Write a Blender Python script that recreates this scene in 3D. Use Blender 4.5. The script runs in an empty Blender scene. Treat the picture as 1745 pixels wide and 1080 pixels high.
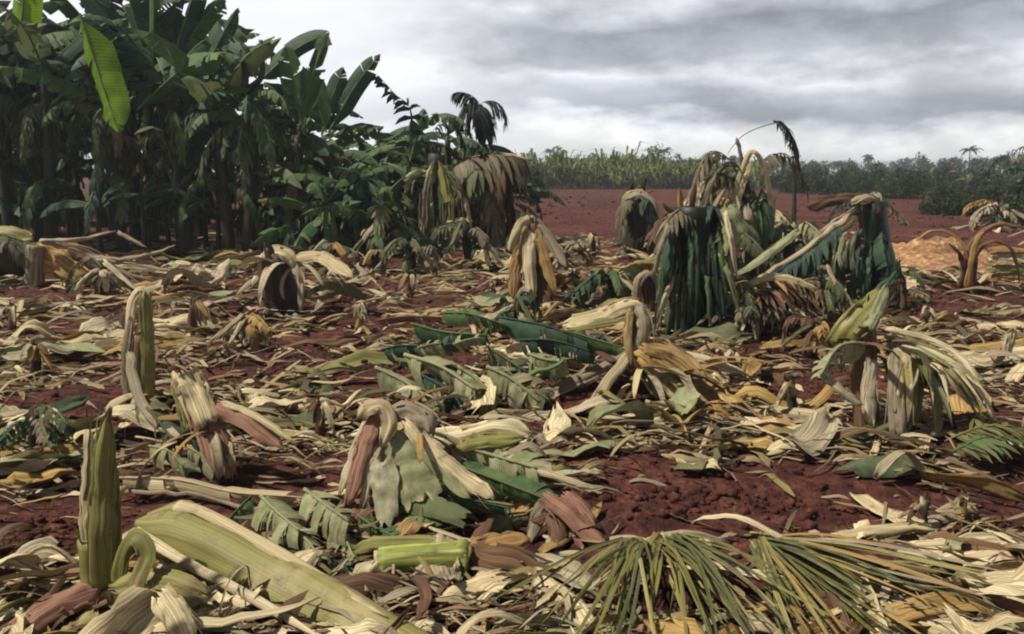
import bpy, math, random
from mathutils import Vector, noise, Matrix, Quaternion
R = math.radians
V = Vector
sc = bpy.context.scene
COL = sc.collection

# ------------------------------------------------------------------ camera
F = 1511.0                      # focal length in pixels of a 1745 px wide picture
EYE = 1.5
PITCH = math.atan(250.0 / F)
cam_d = bpy.data.cameras.new("camera")
cam_d.sensor_width = 36.0
cam_d.lens = 36.0 * F / 1745.0
cam_d.clip_start = 0.05
cam_d.clip_end = 6000
cam = bpy.data.objects.new("camera", cam_d)
cam.location = (0, 0, EYE)
cam.rotation_euler = (R(90) - PITCH, 0, 0)
COL.objects.link(cam)
sc.camera = cam
sc.render.resolution_x, sc.render.resolution_y = 1024, 634
sc.view_settings.view_transform = 'Standard'
sc.view_settings.look = 'None'
sc.view_settings.exposure = 0.36
sc.view_settings.gamma = 1.0
sc.cycles.filter_width = 2.1
sc.cycles.max_bounces = 6
sc.cycles.transparent_max_bounces = 6

# ------------------------------------------------------------------ sun and sky
SUN_EL, SUN_AZ = R(57), R(-100)          # azimuth measured from +Y (view) towards +X
sun_d = bpy.data.lights.new("sun", 'SUN')
sun_d.energy = 5.0
sun_d.angle = R(2.5)
sun_d.color = (1.0, 0.94, 0.82)
sun = bpy.data.objects.new("sun", sun_d)
sd = V((math.sin(SUN_AZ) * math.cos(SUN_EL), math.cos(SUN_AZ) * math.cos(SUN_EL), math.sin(SUN_EL)))
sun.rotation_euler = sd.to_track_quat('Z', 'Y').to_euler()
sun.location = sd * 50
COL.objects.link(sun)


class NT:
    """small helper round a node tree"""
    def __init__(s, tree):
        s.t = tree; tree.nodes.clear()
    def n(s, typ, ins=None, **kw):
        nd = s.t.nodes.new(typ)
        for k, v in kw.items():
            setattr(nd, k, v)
        for k, v in (ins or {}).items():
            s.set(nd, k, v)
        return nd
    def set(s, nd, k, v):
        sock = nd.inputs[k]
        if isinstance(v, bpy.types.NodeSocket):
            s.t.links.new(v, sock)
        elif isinstance(v, bpy.types.Node):
            s.t.links.new(v.outputs[0], sock)
        else:
            sock.default_value = v
    def math(s, op, a, b=0.0, clamp=False):
        return s.n('ShaderNodeMath', {0: a, 1: b}, operation=op, use_clamp=clamp).outputs[0]
    def mix(s, fac, a, b, blend='MIX'):
        nd = s.n('ShaderNodeMix', data_type='RGBA', blend_type=blend)
        s.set(nd, 0, fac); s.set(nd, 6, a); s.set(nd, 7, b)
        return nd.outputs[2]
    def ramp(s, fac, stops, interp='LINEAR'):
        nd = s.n('ShaderNodeValToRGB', {0: fac})
        cr = nd.color_ramp; cr.interpolation = interp
        while len(cr.elements) < len(stops):
            cr.elements.new(0.5)
        for e, (p, c) in zip(cr.elements, stops):
            e.position = p; e.color = c if len(c) == 4 else (*c, 1)
        return nd.outputs[0]
    def maprange(s, v, a, b, c, d):
        return s.n('ShaderNodeMapRange', {0: v, 1: a, 2: b, 3: c, 4: d}, interpolation_type='SMOOTHSTEP').outputs[0]


world = bpy.data.worlds.new("World")
sc.world = world
world.use_nodes = True
w = NT(world.node_tree)
sky = w.n('ShaderNodeTexSky', sky_type='NISHITA', sun_disc=False, sun_elevation=SUN_EL, sun_rotation=SUN_AZ)
tc = w.n('ShaderNodeTexCoord')
sep = w.n('ShaderNodeSeparateXYZ', {0: tc.outputs['Generated']})
X, Y, Z = sep.outputs
cvec = w.n('ShaderNodeCombineXYZ', {0: w.math('MULTIPLY', X, 4.2), 1: w.math('MULTIPLY', Y, 4.2), 2: w.math('MULTIPLY', Z, 12.0)})
n1 = w.n('ShaderNodeTexNoise', {'Vector': cvec, 'Scale': 1.0, 'Detail': 9.0, 'Roughness': 0.56, 'Distortion': 0.0})
cvec2 = w.n('ShaderNodeCombineXYZ', {0: w.math('MULTIPLY', X, 8.0), 1: w.math('MULTIPLY', Y, 8.0), 2: w.math('MULTIPLY', Z, 17.0)})
n2 = w.n('ShaderNodeTexNoise', {'Vector': cvec2, 'Scale': 1.1, 'Detail': 8.0, 'Roughness': 0.56})
warp = w.math('MULTIPLY', w.math('SUBTRACT', n1.outputs[0], 0.5), 0.14)
zz = w.math('ADD', Z, warp)
band = w.ramp(w.math('MULTIPLY', zz, 2.5, True), [
    (0.00, (.90, .90, .90)), (0.085, (.88, .88, .87)), (0.12, (.62, .63, .67)), (0.150, (.31, .33, .39)), (0.20, (.39, .405, .46)),
    (0.26, (.66, .66, .69)), (0.30, (.38, .395, .44)), (0.38, (.27, .285, .335)), (0.46, (.62, .63, .66)), (0.58, (.45, .46, .5)),
    (0.66, (.22, .23, .25)), (1.0, (.14, .145, .16))])  # cloud above the frame, out of view, darkened to cut the fill light
fine = w.maprange(n2.outputs[0], 0.36, 0.64, 0.80, 1.20)
cloud = w.mix(1.0, band, w.n('ShaderNodeCombineXYZ', {0: fine, 1: fine, 2: fine}), 'MULTIPLY')
# the sky is torn open towards the left: brighter cloud there
azr = w.math('DIVIDE', X, w.math('MAXIMUM', Y, 0.05))
azw = w.math('ADD', azr, w.math('MULTIPLY', w.math('SUBTRACT', n1.outputs[0], 0.5), 0.55))
left = w.math('MULTIPLY', w.maprange(azw, -0.24, 0.10, 1.0, 0.0), w.maprange(Z, 0.22, 0.38, 1.0, 0.0))
front = w.maprange(Y, 0.0, 0.3, 0.0, 1.0)
left = w.math('MULTIPLY', left, front)
cloud = w.mix(w.math('MULTIPLY', left, 0.84), cloud, (.86, .87, .90, 1))
open_sky = w.maprange(n1.outputs[0], 0.60, 0.76, 0.0, 0.35)
skyc = w.mix(1.0, sky.outputs[0], (0.085, 0.085, 0.085, 1), 'MULTIPLY')
allc = w.mix(open_sky, cloud, skyc)
bg = w.n('ShaderNodeBackground', {0: allc, 1: 1.0})
w.n('ShaderNodeOutputWorld', {0: bg})

# ------------------------------------------------------------------ projection helpers
FW = V((0, math.cos(PITCH), -math.sin(PITCH)))
UPV = V((0, math.sin(PITCH), math.cos(PITCH)))


def ray(px, py):
    return FW + V((1, 0, 0)) * ((px - 872.5) / F) + UPV * ((540 - py) / F)


MOUNDS = []      # (x, y, radius, height) litter and soil heaps


def hgt(x, y):
    if y > 60 or y < -15:
        return 0.0
    k = 1.0 if y < 30 else (60 - y) / 30.0
    p = V((x, y, 0))
    h = 0.06 * noise.noise(p * 0.45) + 0.035 * noise.noise(p * 1.7 + V((9, 3, 1))) + 0.034 * noise.noise(p * 3.3 + V((2, 7, 4))) + 0.020 * noise.noise(p * 7.1) + 0.010 * noise.noise(p * 15.0)
    for mx, my, r, a in MOUNDS:
        d2 = ((x - mx) ** 2 + (y - my) ** 2) / (r * r)
        if d2 < 6:
            h += a * math.exp(-d2)
    return h * k


def G(px, py, z=0.0):
    """ground point seen at a pixel of the photograph"""
    d = ray(px, py)
    t = (z - EYE) / d.z
    p = V((0, 0, EYE)) + d * t
    return V((p.x, p.y, hgt(p.x, p.y)))


def W(px, py, y):
    """point seen at a pixel, y metres ahead"""
    d = ray(px, py)
    return V((0, 0, EYE)) + d * (y / d.y)


def proj(p):
    q = V(p) - V((0, 0, EYE))
    dd = q.dot(FW)
    if dd < 0.1:
        return (-9999, -9999)
    return (872.5 + F * q.x / dd, 540 - F * q.dot(UPV) / dd)


for px, py, r, a in [(1090, 640, .7, .12), (1300, 540, .8, .16), (700, 640, .9, .10), (680, 900, .45, .08), (240, 560, .7, .07),
                     (1500, 680, .6, .10), (1550, 860, .6, .07), (520, 470, 1.6, .18), (800, 450, 1.6, .2), (150, 440, 1.6, .15),
                     (1150, 1010, .4, .06), (1000, 900, .3, .06), (80, 700, .6, .06), (1680, 600, .6, .12), (950, 500, 1.2, .16),
                     (1030, 800, .7, .09), (560, 620, .8, .05), (1480, 480, 1.3, .12)]:
    g = G(px, py)
    MOUNDS.append((g.x, g.y, r, a))

# ------------------------------------------------------------------ mesh helpers


class MB:
    def __init__(s):
        s.v = []; s.f = []; s.uv = []
    def add(s, p, u=0.0, v=0.0):
        s.v.append((p[0], p[1], p[2])); s.uv.append((u, v)); return len(s.v) - 1
    def mesh(s, name, mat, org=V((0, 0, 0)), smooth=True):
        me = bpy.data.meshes.new(name)
        me.from_pydata([(a - org.x, b - org.y, c - org.z) for a, b, c in s.v], [], s.f)
        ul = me.uv_layers.new(name="uv")
        li = [0] * len(me.loops)
        me.loops.foreach_get('vertex_index', li)
        buf = []
        for i in li:
            buf.extend(s.uv[i])
        ul.data.foreach_set('uv', buf)
        if smooth:
            me.polygons.foreach_set('use_smooth', [True] * len(me.polygons))
        me.materials.append(mat)
        me.update()
        return me
    def build(s, name, mat, parent=None, org=None, smooth=True):
        if org is None:
            org = V(parent.location) if parent is not None and parent.parent is None else V((0, 0, 0))
        if parent is not None and parent.parent is not None:
            org = V(parent.parent.location)
        o = bpy.data.objects.new(name, s.mesh(name, mat, org, smooth))
        COL.objects.link(o)
        if parent is not None:
            o.parent = parent
        elif org is not None:
            o.location = org
        return o


def tag(o, label=None, cat=None, group=None, kind=None):
    if label: o['label'] = label
    if cat: o['category'] = cat
    if group: o['group'] = group
    if kind: o['kind'] = kind
    return o


def thing(name, label, cat, loc, group=None):
    o = bpy.data.objects.new(name, None)
    o.empty_display_size = 0.1
    o.location = loc
    COL.objects.link(o)
    return tag(o, label, cat, group)


def copy_tree(o, parent=None):
    c = o.copy(); COL.objects.link(c)
    if parent is not None:
        c.parent = parent
    for ch in list(o.children):
        copy_tree(ch, c)
    return c


def spline(ctrl, n):
    """Catmull-Rom through the control points, n samples"""
    c = [V(p) for p in ctrl]
    if len(c) == 2:
        return [c[0].lerp(c[1], i / (n - 1)) for i in range(n)]
    c = [c[0] * 2 - c[1]] + c + [c[-1] * 2 - c[-2]]
    m = len(c) - 3
    out = []
    for i in range(n):
        t = i / (n - 1) * m
        k = min(int(t), m - 1); u = t - k
        a, b, d, e = c[k:k + 4]
        out.append(0.5 * ((2 * b) + (d - a) * u + (2 * a - 5 * b + 4 * d - e) * u * u + (3 * b - a - 3 * d + e) * u ** 3))
    return out


def bend_path(p0, az, el, L, bend, n=16, power=1.0, side=0.0):
    """path leaving p0 at azimuth az (0 = +X, 90 = +Y) and elevation el, bending down by `bend` degrees in all"""
    pts = [V(p0)]
    for i in range(n - 1):
        t = (i + 0.5) / (n - 1)
        e = R(el - bend * t ** power); a = R(az + side * t)
        pts.append(pts[-1] + V((math.cos(a) * math.cos(e), math.sin(a) * math.cos(e), math.sin(e))) * (L / (n - 1)))
    return pts


def frames(pts, up):
    out = []
    n = len(pts)
    last = None
    for i in range(n):
        t = (pts[min(i + 1, n - 1)] - pts[max(i - 1, 0)])
        t = t.normalized() if t.length > 1e-9 else V((0, 0, 1))
        s = t.cross(up)
        if s.length < 0.15:
            s = last.copy() if last is not None else t.cross(V((0.3, 1, 0.2)))
            s = s - t * s.dot(t)
        s.normalize()
        if last is not None and s.dot(last) < 0:
            s = -s
        last = s
        out.append((t, s, s.cross(t)))
    return out


def prof_leaf(t):
    return max(0.04, min(1.0, (t * 6 + .25)) * (1 - max(0, (t - .6) / .4) ** 2.0 * .95))


def prof_strip(t):
    return max(0.12, min(1.0, t * 9 + .45) * (1 - max(0, (t - .75) / .25) ** 2 * .8))


def prof_sheath(t):
    return (1.0 - 0.35 * t) * (1 - max(0, (t - .85) / .15) ** 2 * .75)


def strip(mb, pts, hw, curl=0.5, nc=4, thick=0.0, twist=0.0, twist0=0.0, up=V((0, 0, 1)), prof=prof_strip, rag=0.0, rnd=random, crumple=0.0, edge=0.16, pleat=0.0):
    """curved band: hw half width, curl half angle of the cross section (+ edges rise, - edges fall)"""
    n = len(pts)
    fr = frames(pts, V(up))
    rows = []
    ragn = [[rnd.uniform(-1, 1) for _ in range(nc + 1)] for _ in range(2)]
    ph = rnd.uniform(0, 100)
    back = []
    for i in range(n):
        t = i / (n - 1)
        T, S, N = fr[i]
        a = twist0 + twist * t
        S2 = S * math.cos(a) + N * math.sin(a); N2 = N * math.cos(a) - S * math.sin(a)
        h = hw * prof(t)
        c = curl
        row = []; rb = []
        for j in range(nc + 1):
            s = -1 + 2 * j / nc
            if abs(c) > 0.03:
                x = math.sin(s * c) * h / abs(c); z = (1 - math.cos(s * c)) * h / c
            else:
                x = s * h; z = 0
            if edge and s:
                x *= 1 + edge * (noise.noise(V((t * n * .45, s * 3 + ph, ph))) + .6 * noise.noise(V((t * n * 1.1, s * 3 + ph, 7))))
            p = pts[i] + S2 * x + N2 * z
            if rag and i == n - 1:
                p = p + T * ragn[0][j] * rag
            if rag and i == 0:
                p = p + T * ragn[1][j] * rag
            if pleat:
                p = p + N2 * (hw * pleat * (noise.noise(V((s * 4.5 + ph, t * 1.6, ph))) + .6 * noise.noise(V((s * 9 + ph, t * 2.5, 3)))))
            if crumple:
                p = p + N2 * (noise.noise(V((s * 1.3 + ph, t * n * .35, ph))) * crumple)
            row.append(mb.add(p, s, t))
            if thick:
                rb.append(mb.add(p - N2 * thick * (1 - .6 * abs(s) ** 3), s, t))
        rows.append(row); back.append(rb)
    for i in range(n - 1):
        for j in range(nc):
            mb.f.append((rows[i][j], rows[i][j + 1], rows[i + 1][j + 1], rows[i + 1][j]))
            if thick:
                mb.f.append((back[i][j], back[i + 1][j], back[i + 1][j + 1], back[i][j + 1]))
        if thick:
            mb.f.append((rows[i][0], rows[i + 1][0], back[i + 1][0], back[i][0]))
            mb.f.append((rows[i][nc], back[i][nc], back[i + 1][nc], rows[i + 1][nc]))
    if thick:
        for j in range(nc):
            mb.f.append((rows[0][j], back[0][j], back[0][j + 1], rows[0][j + 1]))
            mb.f.append((rows[-1][j], rows[-1][j + 1], back[-1][j + 1], back[-1][j]))


def tube(mb, pts, radii, ns=8, ripple=0.0, rnd=random, cap=True, up=V((0, 1, 0.1)), flat=1.0):
    n = len(pts)
    fr = frames(pts, up)
    rows = []
    ph = rnd.uniform(0, 50)
    for i in range(n):
        t = i / (n - 1)
        r = radii(t) if callable(radii) else radii[0] + (radii[1] - radii[0]) * t
        T, S, N = fr[i]
        row = []
        for j in range(ns):
            a = 2 * math.pi * j / ns
            rr = r * (1 + ripple * noise.noise(V((math.cos(a) * 1.5 + ph, math.sin(a) * 1.5, t * 3 + ph))))
            row.append(mb.add(pts[i] + S * (math.cos(a) * rr) + N * (math.sin(a) * rr * flat), j / ns * 2 - 1, t))
        rows.append(row)
    for i in range(n - 1):
        for j in range(ns):
            k = (j + 1) % ns
            mb.f.append((rows[i][j], rows[i][k], rows[i + 1][k], rows[i + 1][j]))
    if cap:
        for row, e in ((rows[0], 0), (rows[-1], -1)):
            c = V((0, 0, 0))
            for k in row:
                c += V(mb.v[k])
            c /= ns
            ci = mb.add(c, 0, 0 if e == 0 else 1)
            for j in range(ns):
                k = (j + 1) % ns
                mb.f.append((ci, row[k], row[j]) if e == 0 else (ci, row[j], row[k]))


def blade(mb, pts, hw, fold=0.35, tears=0.25, gap=0.35, up=V((0, 0, 1)), roll=0.0, rnd=random, t0=0.10, nc=3, sagv=0.35, wave=0.02, cut=False):
    """banana leaf blade: two halves folded along the midrib, torn across here and there"""
    n = len(pts)
    fr = frames(pts, V(up))
    for sgn in (-1, 1):
        prev = None
        extra = rnd.uniform(-.15, .2)
        i0 = max(1, int(t0 * (n - 1)))
        short = 1.0
        newseg = True
        for i in range(i0, n):
            t = (i - i0) / (n - 1 - i0)
            T, S, N = fr[i]
            S2 = S * math.cos(roll) + N * math.sin(roll); N2 = N * math.cos(roll) - S * math.sin(roll)
            prof = min(1, t * 5 + .12) ** .7 * max(0.03, 1 - max(0, (t - .5) / .5) ** 3.2)
            if cut:
                prof = min(1, t * 3 + .72) * (1 - .35 * max(0, t - .7) / .3)
            def row(shift):
                r = []
                for j in range(nc + 1):
                    s = j / nc
                    a = fold + extra + sagv * s
                    d = S2 * (sgn * math.cos(a)) - N2 * math.sin(a)
                    p = pts[i] + d * (hw * prof * s * short) + T * (shift * s + hw * .25 * s)
                    p = p + N2 * (wave * noise.noise(V((i * .9, s * 2 + sgn * 5, pts[0].x * 3))))
                    r.append(mb.add(p, sgn * s, t))
                return r
            if prev is not None:
                step = (pts[i] - pts[i - 1]).length
                cur = row(-gap * step if False else 0)
                for j in range(nc):
                    q = (prev[j], prev[j + 1], cur[j + 1], cur[j])
                    mb.f.append(q if sgn > 0 else q[::-1])
                if rnd.random() < tears:
                    extra = rnd.uniform(-.25, .65) * (1 if tears < .5 else 1.5)
                    short = rnd.uniform(.75, 1.0)
                    prev = row(gap * step)
                else:
                    prev = cur
            else:
                prev = row(0)


def frond(mb, pts, lenf, nr, rw, grav=0.5, ang=50, up=V((0, 0, 1)), t0=0.12, rnd=random, jit=0.25, sides=(-1, 1), segs=4, curl=0.25, tw=0.6, miss=0.0, roll=0.0):
    """leaflets (or the ribbons of a shredded leaf) on both sides of a midrib path"""
    n = len(pts)
    fr = frames(pts, V(up))
    for k in range(nr):
        t = t0 + (1 - t0) * (k + rnd.uniform(-.3, .3)) / max(1, nr - 1)
        t = min(max(t, 0), .999)
        x = t * (n - 1); i = int(x); u = x - i
        p = pts[i].lerp(pts[min(i + 1, n - 1)], u)
        T, S, N = fr[i]
        S2 = S * math.cos(roll) + N * math.sin(roll)
        for sgn in sides:
            if rnd.random() < miss:
                continue
            L = lenf((t - t0) / (1 - t0)) * rnd.uniform(.75, 1.1)
            if L < 0.02:
                continue
            a = R(ang * (1 - .35 * t) + rnd.uniform(-18, 18) * jit * 3)
            d = (S2 * (sgn * math.sin(a)) + T * math.cos(a) + N * rnd.uniform(-jit, jit)).normalized()
            q = [p]
            g = grav * rnd.uniform(.6, 1.4)
            for m in range(segs):
                d = (d + V((rnd.uniform(-1, 1) * jit * .25, rnd.uniform(-1, 1) * jit * .25, -g / segs))).normalized()
                q.append(q[-1] + d * (L / segs))
            strip(mb, q, rw * rnd.uniform(.7, 1.15), curl=curl * rnd.choice((-1, 1)), nc=2, twist=rnd.uniform(-tw, tw), prof=lambda t: max(.1, min(1, t * 5 + .5) * (1 - t ** 3 * .9)), up=N, rnd=rnd)


def mem(o):
    return o

# ------------------------------------------------------------------ materials


def fibre(name, cols, rough=0.75, transl=0.15, streak=(11, .8), strength=0.62, back=None, veins=0.0, bump=0.5, blotch=None, spec=0.16, blotch_scale=3.0, mud=None):
    """vegetable fibre: streaks along the piece, a colour picked per piece, blotches, some light let through"""
    m = bpy.data.materials.new(name); m.use_nodes = True
    t = NT(m.node_tree)
    uv = t.n('ShaderNodeTexCoord')
    geo = t.n('ShaderNodeNewGeometry'); oi = t.n('ShaderNodeObjectInfo')
    rnd = t.math('FRACT', t.math('ADD', geo.outputs['Random Per Island'], oi.outputs['Random']))
    k = len(cols)
    base = t.ramp(rnd, [(i / max(1, k - 1), c) for i, c in enumerate(cols)])
    mp = t.n('ShaderNodeMapping', {0: uv.outputs['UV'], 'Scale': (streak[0], streak[1], 1)})
    off = t.n('ShaderNodeVectorMath', {0: mp.outputs[0], 1: t.n('ShaderNodeCombineXYZ', {0: t.math('MULTIPLY', rnd, 37.0), 1: t.math('MULTIPLY', rnd, 91.0)})}, operation='ADD')
    nz = t.n('ShaderNodeTexNoise', {'Vector': off.outputs[0], 'Scale': 1.0, 'Detail': 5.0, 'Roughness': 0.65})
    st = t.maprange(nz.outputs[0], 0.3, 0.72, 1 - strength, 1 + strength * .7)
    col = t.mix(1.0, base, t.n('ShaderNodeCombineXYZ', {0: st, 1: st, 2: st}), 'MULTIPLY')
    nb = t.n('ShaderNodeTexNoise', {'Vector': uv.outputs['Object'], 'Scale': blotch_scale, 'Detail': 5.0, 'Roughness': 0.6})
    if blotch:
        bf = t.maprange(nb.outputs[0], blotch[1], blotch[1] + .18, 0, 1)
        col = t.mix(bf, col, (*blotch[0], 1))
    if mud is None: mud = transl < .2 and 'far' not in name
    if mud:
        nm = t.n('ShaderNodeTexNoise', {'Vector': uv.outputs['Object'], 'Scale': 7.0, 'Detail': 6.0, 'Roughness': 0.7})
        col = t.mix(t.maprange(nm.outputs[0], .54, .70, 0, .75), col, (.085, .042, .030, 1))
    hsrc = nz.outputs[0]
    if veins:
        wv = t.n('ShaderNodeTexWave', {'Vector': uv.outputs['UV'], 'Scale': veins, 'Distortion': 2.5, 'Detail': 3.0, 'Detail Scale': 1.5}, bands_direction='Y')
        vf = t.maprange(wv.outputs[0], 0.1, 0.9, .82, 1.10)
        col = t.mix(1.0, col, t.n('ShaderNodeCombineXYZ', {0: vf, 1: vf, 2: vf}), 'MULTIPLY')
        hsrc = wv.outputs[0]
    if back:
        col = t.mix(geo.outputs['Backfacing'], col, (*back, 1))
    bp = t.n('ShaderNodeBump', {'Strength': bump, 'Distance': 0.008, 'Height': hsrc})
    pr = t.n('ShaderNodeBsdfPrincipled', {'Base Color': col, 'Roughness': rough, 'Normal': bp.outputs[0], 'Specular IOR Level': spec})
    out = t.n('ShaderNodeOutputMaterial')
    if transl:
        tr = t.n('ShaderNodeBsdfTranslucent', {0: col})
        mx = t.n('ShaderNodeMixShader', {0: transl, 1: pr.outputs[0], 2: tr.outputs[0]})
        t.set(out, 0, mx.outputs[0])
    else:
        t.set(out, 0, pr.outputs[0])
    return m


M = {}
M['straw'] = fibre('pale_straw', [(.46, .37, .21), (.60, .50, .32), (.52, .42, .24), (.40, .32, .20)], transl=.12, blotch=((.16, .10, .06), .60))
M['gold'] = fibre('golden_straw', [(.34, .21, .075), (.42, .28, .10), (.28, .16, .06), (.38, .27, .12)], transl=.15, blotch=((.13, .07, .04), .60))
M['grey'] = fibre('weathered_fibre', [(.31, .25, .165), (.43, .36, .24), (.22, .175, .115), (.37, .31, .21)], transl=.08, blotch=((.10, .07, .05), .58))
M['brown'] = fibre('brown_fibre', [(.10, .055, .032), (.15, .085, .045), (.075, .042, .028), (.18, .10, .055)], transl=.06)
M['pink'] = fibre('reddish_sheath', [(.24, .12, .08), (.30, .17, .115), (.18, .085, .06)], transl=.06, blotch=((.10, .05, .04), .58))
M['olive'] = fibre('olive_sheath', [(.19, .18, .050), (.23, .21, .07), (.17, .16, .05)], transl=.10, strength=.4, streak=(9, .7), blotch=((.34, .27, .13), .53), rough=.5)
M['lime'] = fibre('lime_stem', [(.26, .30, .06), (.31, .33, .09)], transl=.1, streak=(8, 1), blotch=((.38, .34, .14), .62), rough=.45)
M['litter'] = fibre('leaf_litter', [(.05, .032, .022), (.22, .15, .085), (.42, .32, .18), (.10, .06, .04), (.55, .45, .28), (.27, .21, .13), (.34, .23, .10), (.18, .16, .06), (.06, .04, .03), (.50, .40, .23), (.17, .11, .07)], transl=.10)
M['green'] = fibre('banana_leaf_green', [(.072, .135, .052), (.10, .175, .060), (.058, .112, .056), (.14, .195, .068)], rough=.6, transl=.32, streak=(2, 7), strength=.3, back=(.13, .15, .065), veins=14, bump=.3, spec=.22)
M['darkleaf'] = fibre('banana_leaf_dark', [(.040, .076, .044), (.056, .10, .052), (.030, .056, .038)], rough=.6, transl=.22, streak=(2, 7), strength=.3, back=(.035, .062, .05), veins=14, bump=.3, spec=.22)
M['limeleaf'] = fibre('banana_leaf_young', [(.17, .30, .018), (.20, .33, .022)], rough=.45, transl=.35, streak=(2, 6), strength=.2, veins=11, bump=.3)
M['paleleaf'] = fibre('cut_leaf_underside', [(.22, .23, .11), (.32, .32, .18), (.26, .27, .135), (.38, .36, .23)], spec=.15, rough=.7, transl=.12, streak=(2, 6), strength=.3, veins=16, bump=.45, mud=True, blotch=((.25, .19, .09), .56))
M['wilt'] = fibre('wilting_leaf', [(.075, .11, .055), (.12, .135, .065), (.17, .16, .08), (.06, .095, .055)], rough=.55, transl=.15, streak=(2, 6), strength=.35, veins=16, blotch=((.20, .15, .08), .56))
M['dead'] = fibre('dead_leaf', [(.13, .11, .07), (.19, .16, .10), (.10, .085, .058), (.24, .20, .13)], transl=.12)
M['midrib'] = fibre('leaf_midrib', [(.10, .15, .05), (.14, .18, .07)], transl=0, rough=.45)
M['drymid'] = fibre('dry_midrib', [(.33, .26, .17), (.27, .20, .13), (.38, .31, .21)], transl=0, rough=.6)
M['stem'] = fibre('pseudostem', [(.034, .036, .024), (.045, .04, .028), (.028, .033, .022)], transl=0, streak=(9, 2), strength=.55, blotch=((.028, .02, .016), .52), bump=.6, rough=.55)
M['stemdark'] = fibre('pseudostem_dark', [(.018, .027, .022), (.014, .028, .023)], transl=0, streak=(7, 1.2), strength=.5, blotch=((.035, .024, .018), .50), bump=.6, rough=.45)
M['palm'] = fibre('palm_leaflet', [(.10, .12, .035), (.16, .16, .05), (.22, .19, .075), (.07, .09, .035), (.13, .13, .045)], transl=.15, streak=(5, 1.2), rough=.45)
M['palmyel'] = fibre('palm_leaflet_yellow', [(.30, .27, .10), (.38, .33, .14), (.20, .18, .06), (.14, .14, .045), (.26, .20, .08)], transl=.15, streak=(5, 1.2), rough=.45)
M['palmdark'] = fibre('palm_leaf_dark', [(.028, .036, .032), (.038, .045, .036), (.022, .028, .026)], transl=.08)
M['cut'] = fibre('cut_stem_core', [(.46, .38, .23), (.52, .45, .3)], transl=0, streak=(6, 6))
M['wood'] = fibre('palm_trunk', [(.06, .05, .04), (.08, .065, .05)], transl=0, streak=(2, 22), strength=.4, bump=.5)
M['farleaf'] = fibre('far_foliage', [(.030, .048, .020), (.048, .068, .024), (.024, .038, .020), (.06, .075, .028)], transl=.15, rough=.85, spec=.1)
M['farblue'] = fibre('far_foliage_dark', [(.024, .036, .026), (.034, .048, .032), (.018, .028, .022)], transl=.1, rough=.85, spec=.1)
M['crop'] = fibre('crop_foliage', [(.11, .14, .032), (.15, .17, .042), (.085, .115, .03), (.16, .17, .055)], transl=.2)


def soil_material(name='red_soil', tint=None):
    m = bpy.data.materials.new(name); m.use_nodes = True
    t = NT(m.node_tree)
    tc = t.n('ShaderNodeTexCoord'); P = tc.outputs['Object']
    n1 = t.n('ShaderNodeTexNoise', {'Vector': P, 'Scale': .35, 'Detail': 6.0, 'Roughness': .6})
    n2 = t.n('ShaderNodeTexNoise', {'Vector': P, 'Scale': 9.0, 'Detail': 8.0, 'Roughness': .68})
    n3 = t.n('ShaderNodeTexNoise', {'Vector': P, 'Scale': 45.0, 'Detail': 4.0, 'Roughness': .6})
    vo = t.n('ShaderNodeTexVoronoi', {'Vector': P, 'Scale': 22.0, 'Randomness': 1.0})
    c = t.ramp(n2.outputs[0], [(.30, (.025, .010, .0105)), (.45, (.060, .0215, .0185)), (.56, (.098, .036, .027)), (.66, (.145, .062, .044)), (.78, (.19, .10, .075))])
    c2 = t.ramp(n1.outputs[0], [(.32, (.62, .60, .66)), (.64, (1.3, 1.3, 1.2))])
    c = t.mix(1.0, c, c2, 'MULTIPLY')
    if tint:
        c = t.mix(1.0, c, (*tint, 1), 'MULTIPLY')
    hh = t.math('ADD', t.math('MULTIPLY', n2.outputs[0], 1.0), t.math('MULTIPLY', n3.outputs[0], .35))
    hh = t.math('SUBTRACT', hh, t.math('MULTIPLY', vo.outputs[0], .35))
    bp = t.n('ShaderNodeBump', {'Strength': 1.0, 'Distance': .05, 'Height': hh})
    pr = t.n('ShaderNodeBsdfPrincipled', {'Base Color': c, 'Roughness': .95, 'Normal': bp.outputs[0], 'Specular IOR Level': .12})
    t.n('ShaderNodeOutputMaterial', {0: pr.outputs[0]})
    return m


M['soil'] = soil_material()
M['litsoil'] = soil_material('soil_lit_tint', (3.5, 5.3, 3.6))  # the red soil again, with sunlight put into its tint

# ------------------------------------------------------------------ ground
def build_ground():
    ys = [-60, -30, -12, -5, -2, 0, .6, 1.2]
    y = 1.6
    while y < 45:
        ys.append(y); y += max(.014, y * .0085)
    while y < 3500:
        ys.append(y); y *= 1.09
    nx = 330
    mb = MB()
    for yy in ys:
        hwid = abs(yy) * .85 + 3.5 + (40 if yy < 0 else 0)
        for i in range(nx + 1):
            x = (i / nx * 2 - 1) * hwid
            mb.add((x, yy, hgt(x, yy)))
    for j in range(len(ys) - 1):
        for i in range(nx):
            a = j * (nx + 1) + i
            mb.f.append((a, a + 1, a + nx + 2, a + nx + 1))
    return tag(mb.build('ground', M['soil']), kind='structure', label='bare red soil field strewn with cut banana plants')


build_ground()

#=====BACKGROUND=====
#=====GROVE=====
#=====BROKEN=====
#=====LITTER=====
# ------------------------------------------------------------------ far background
rb = random.Random(11)


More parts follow.
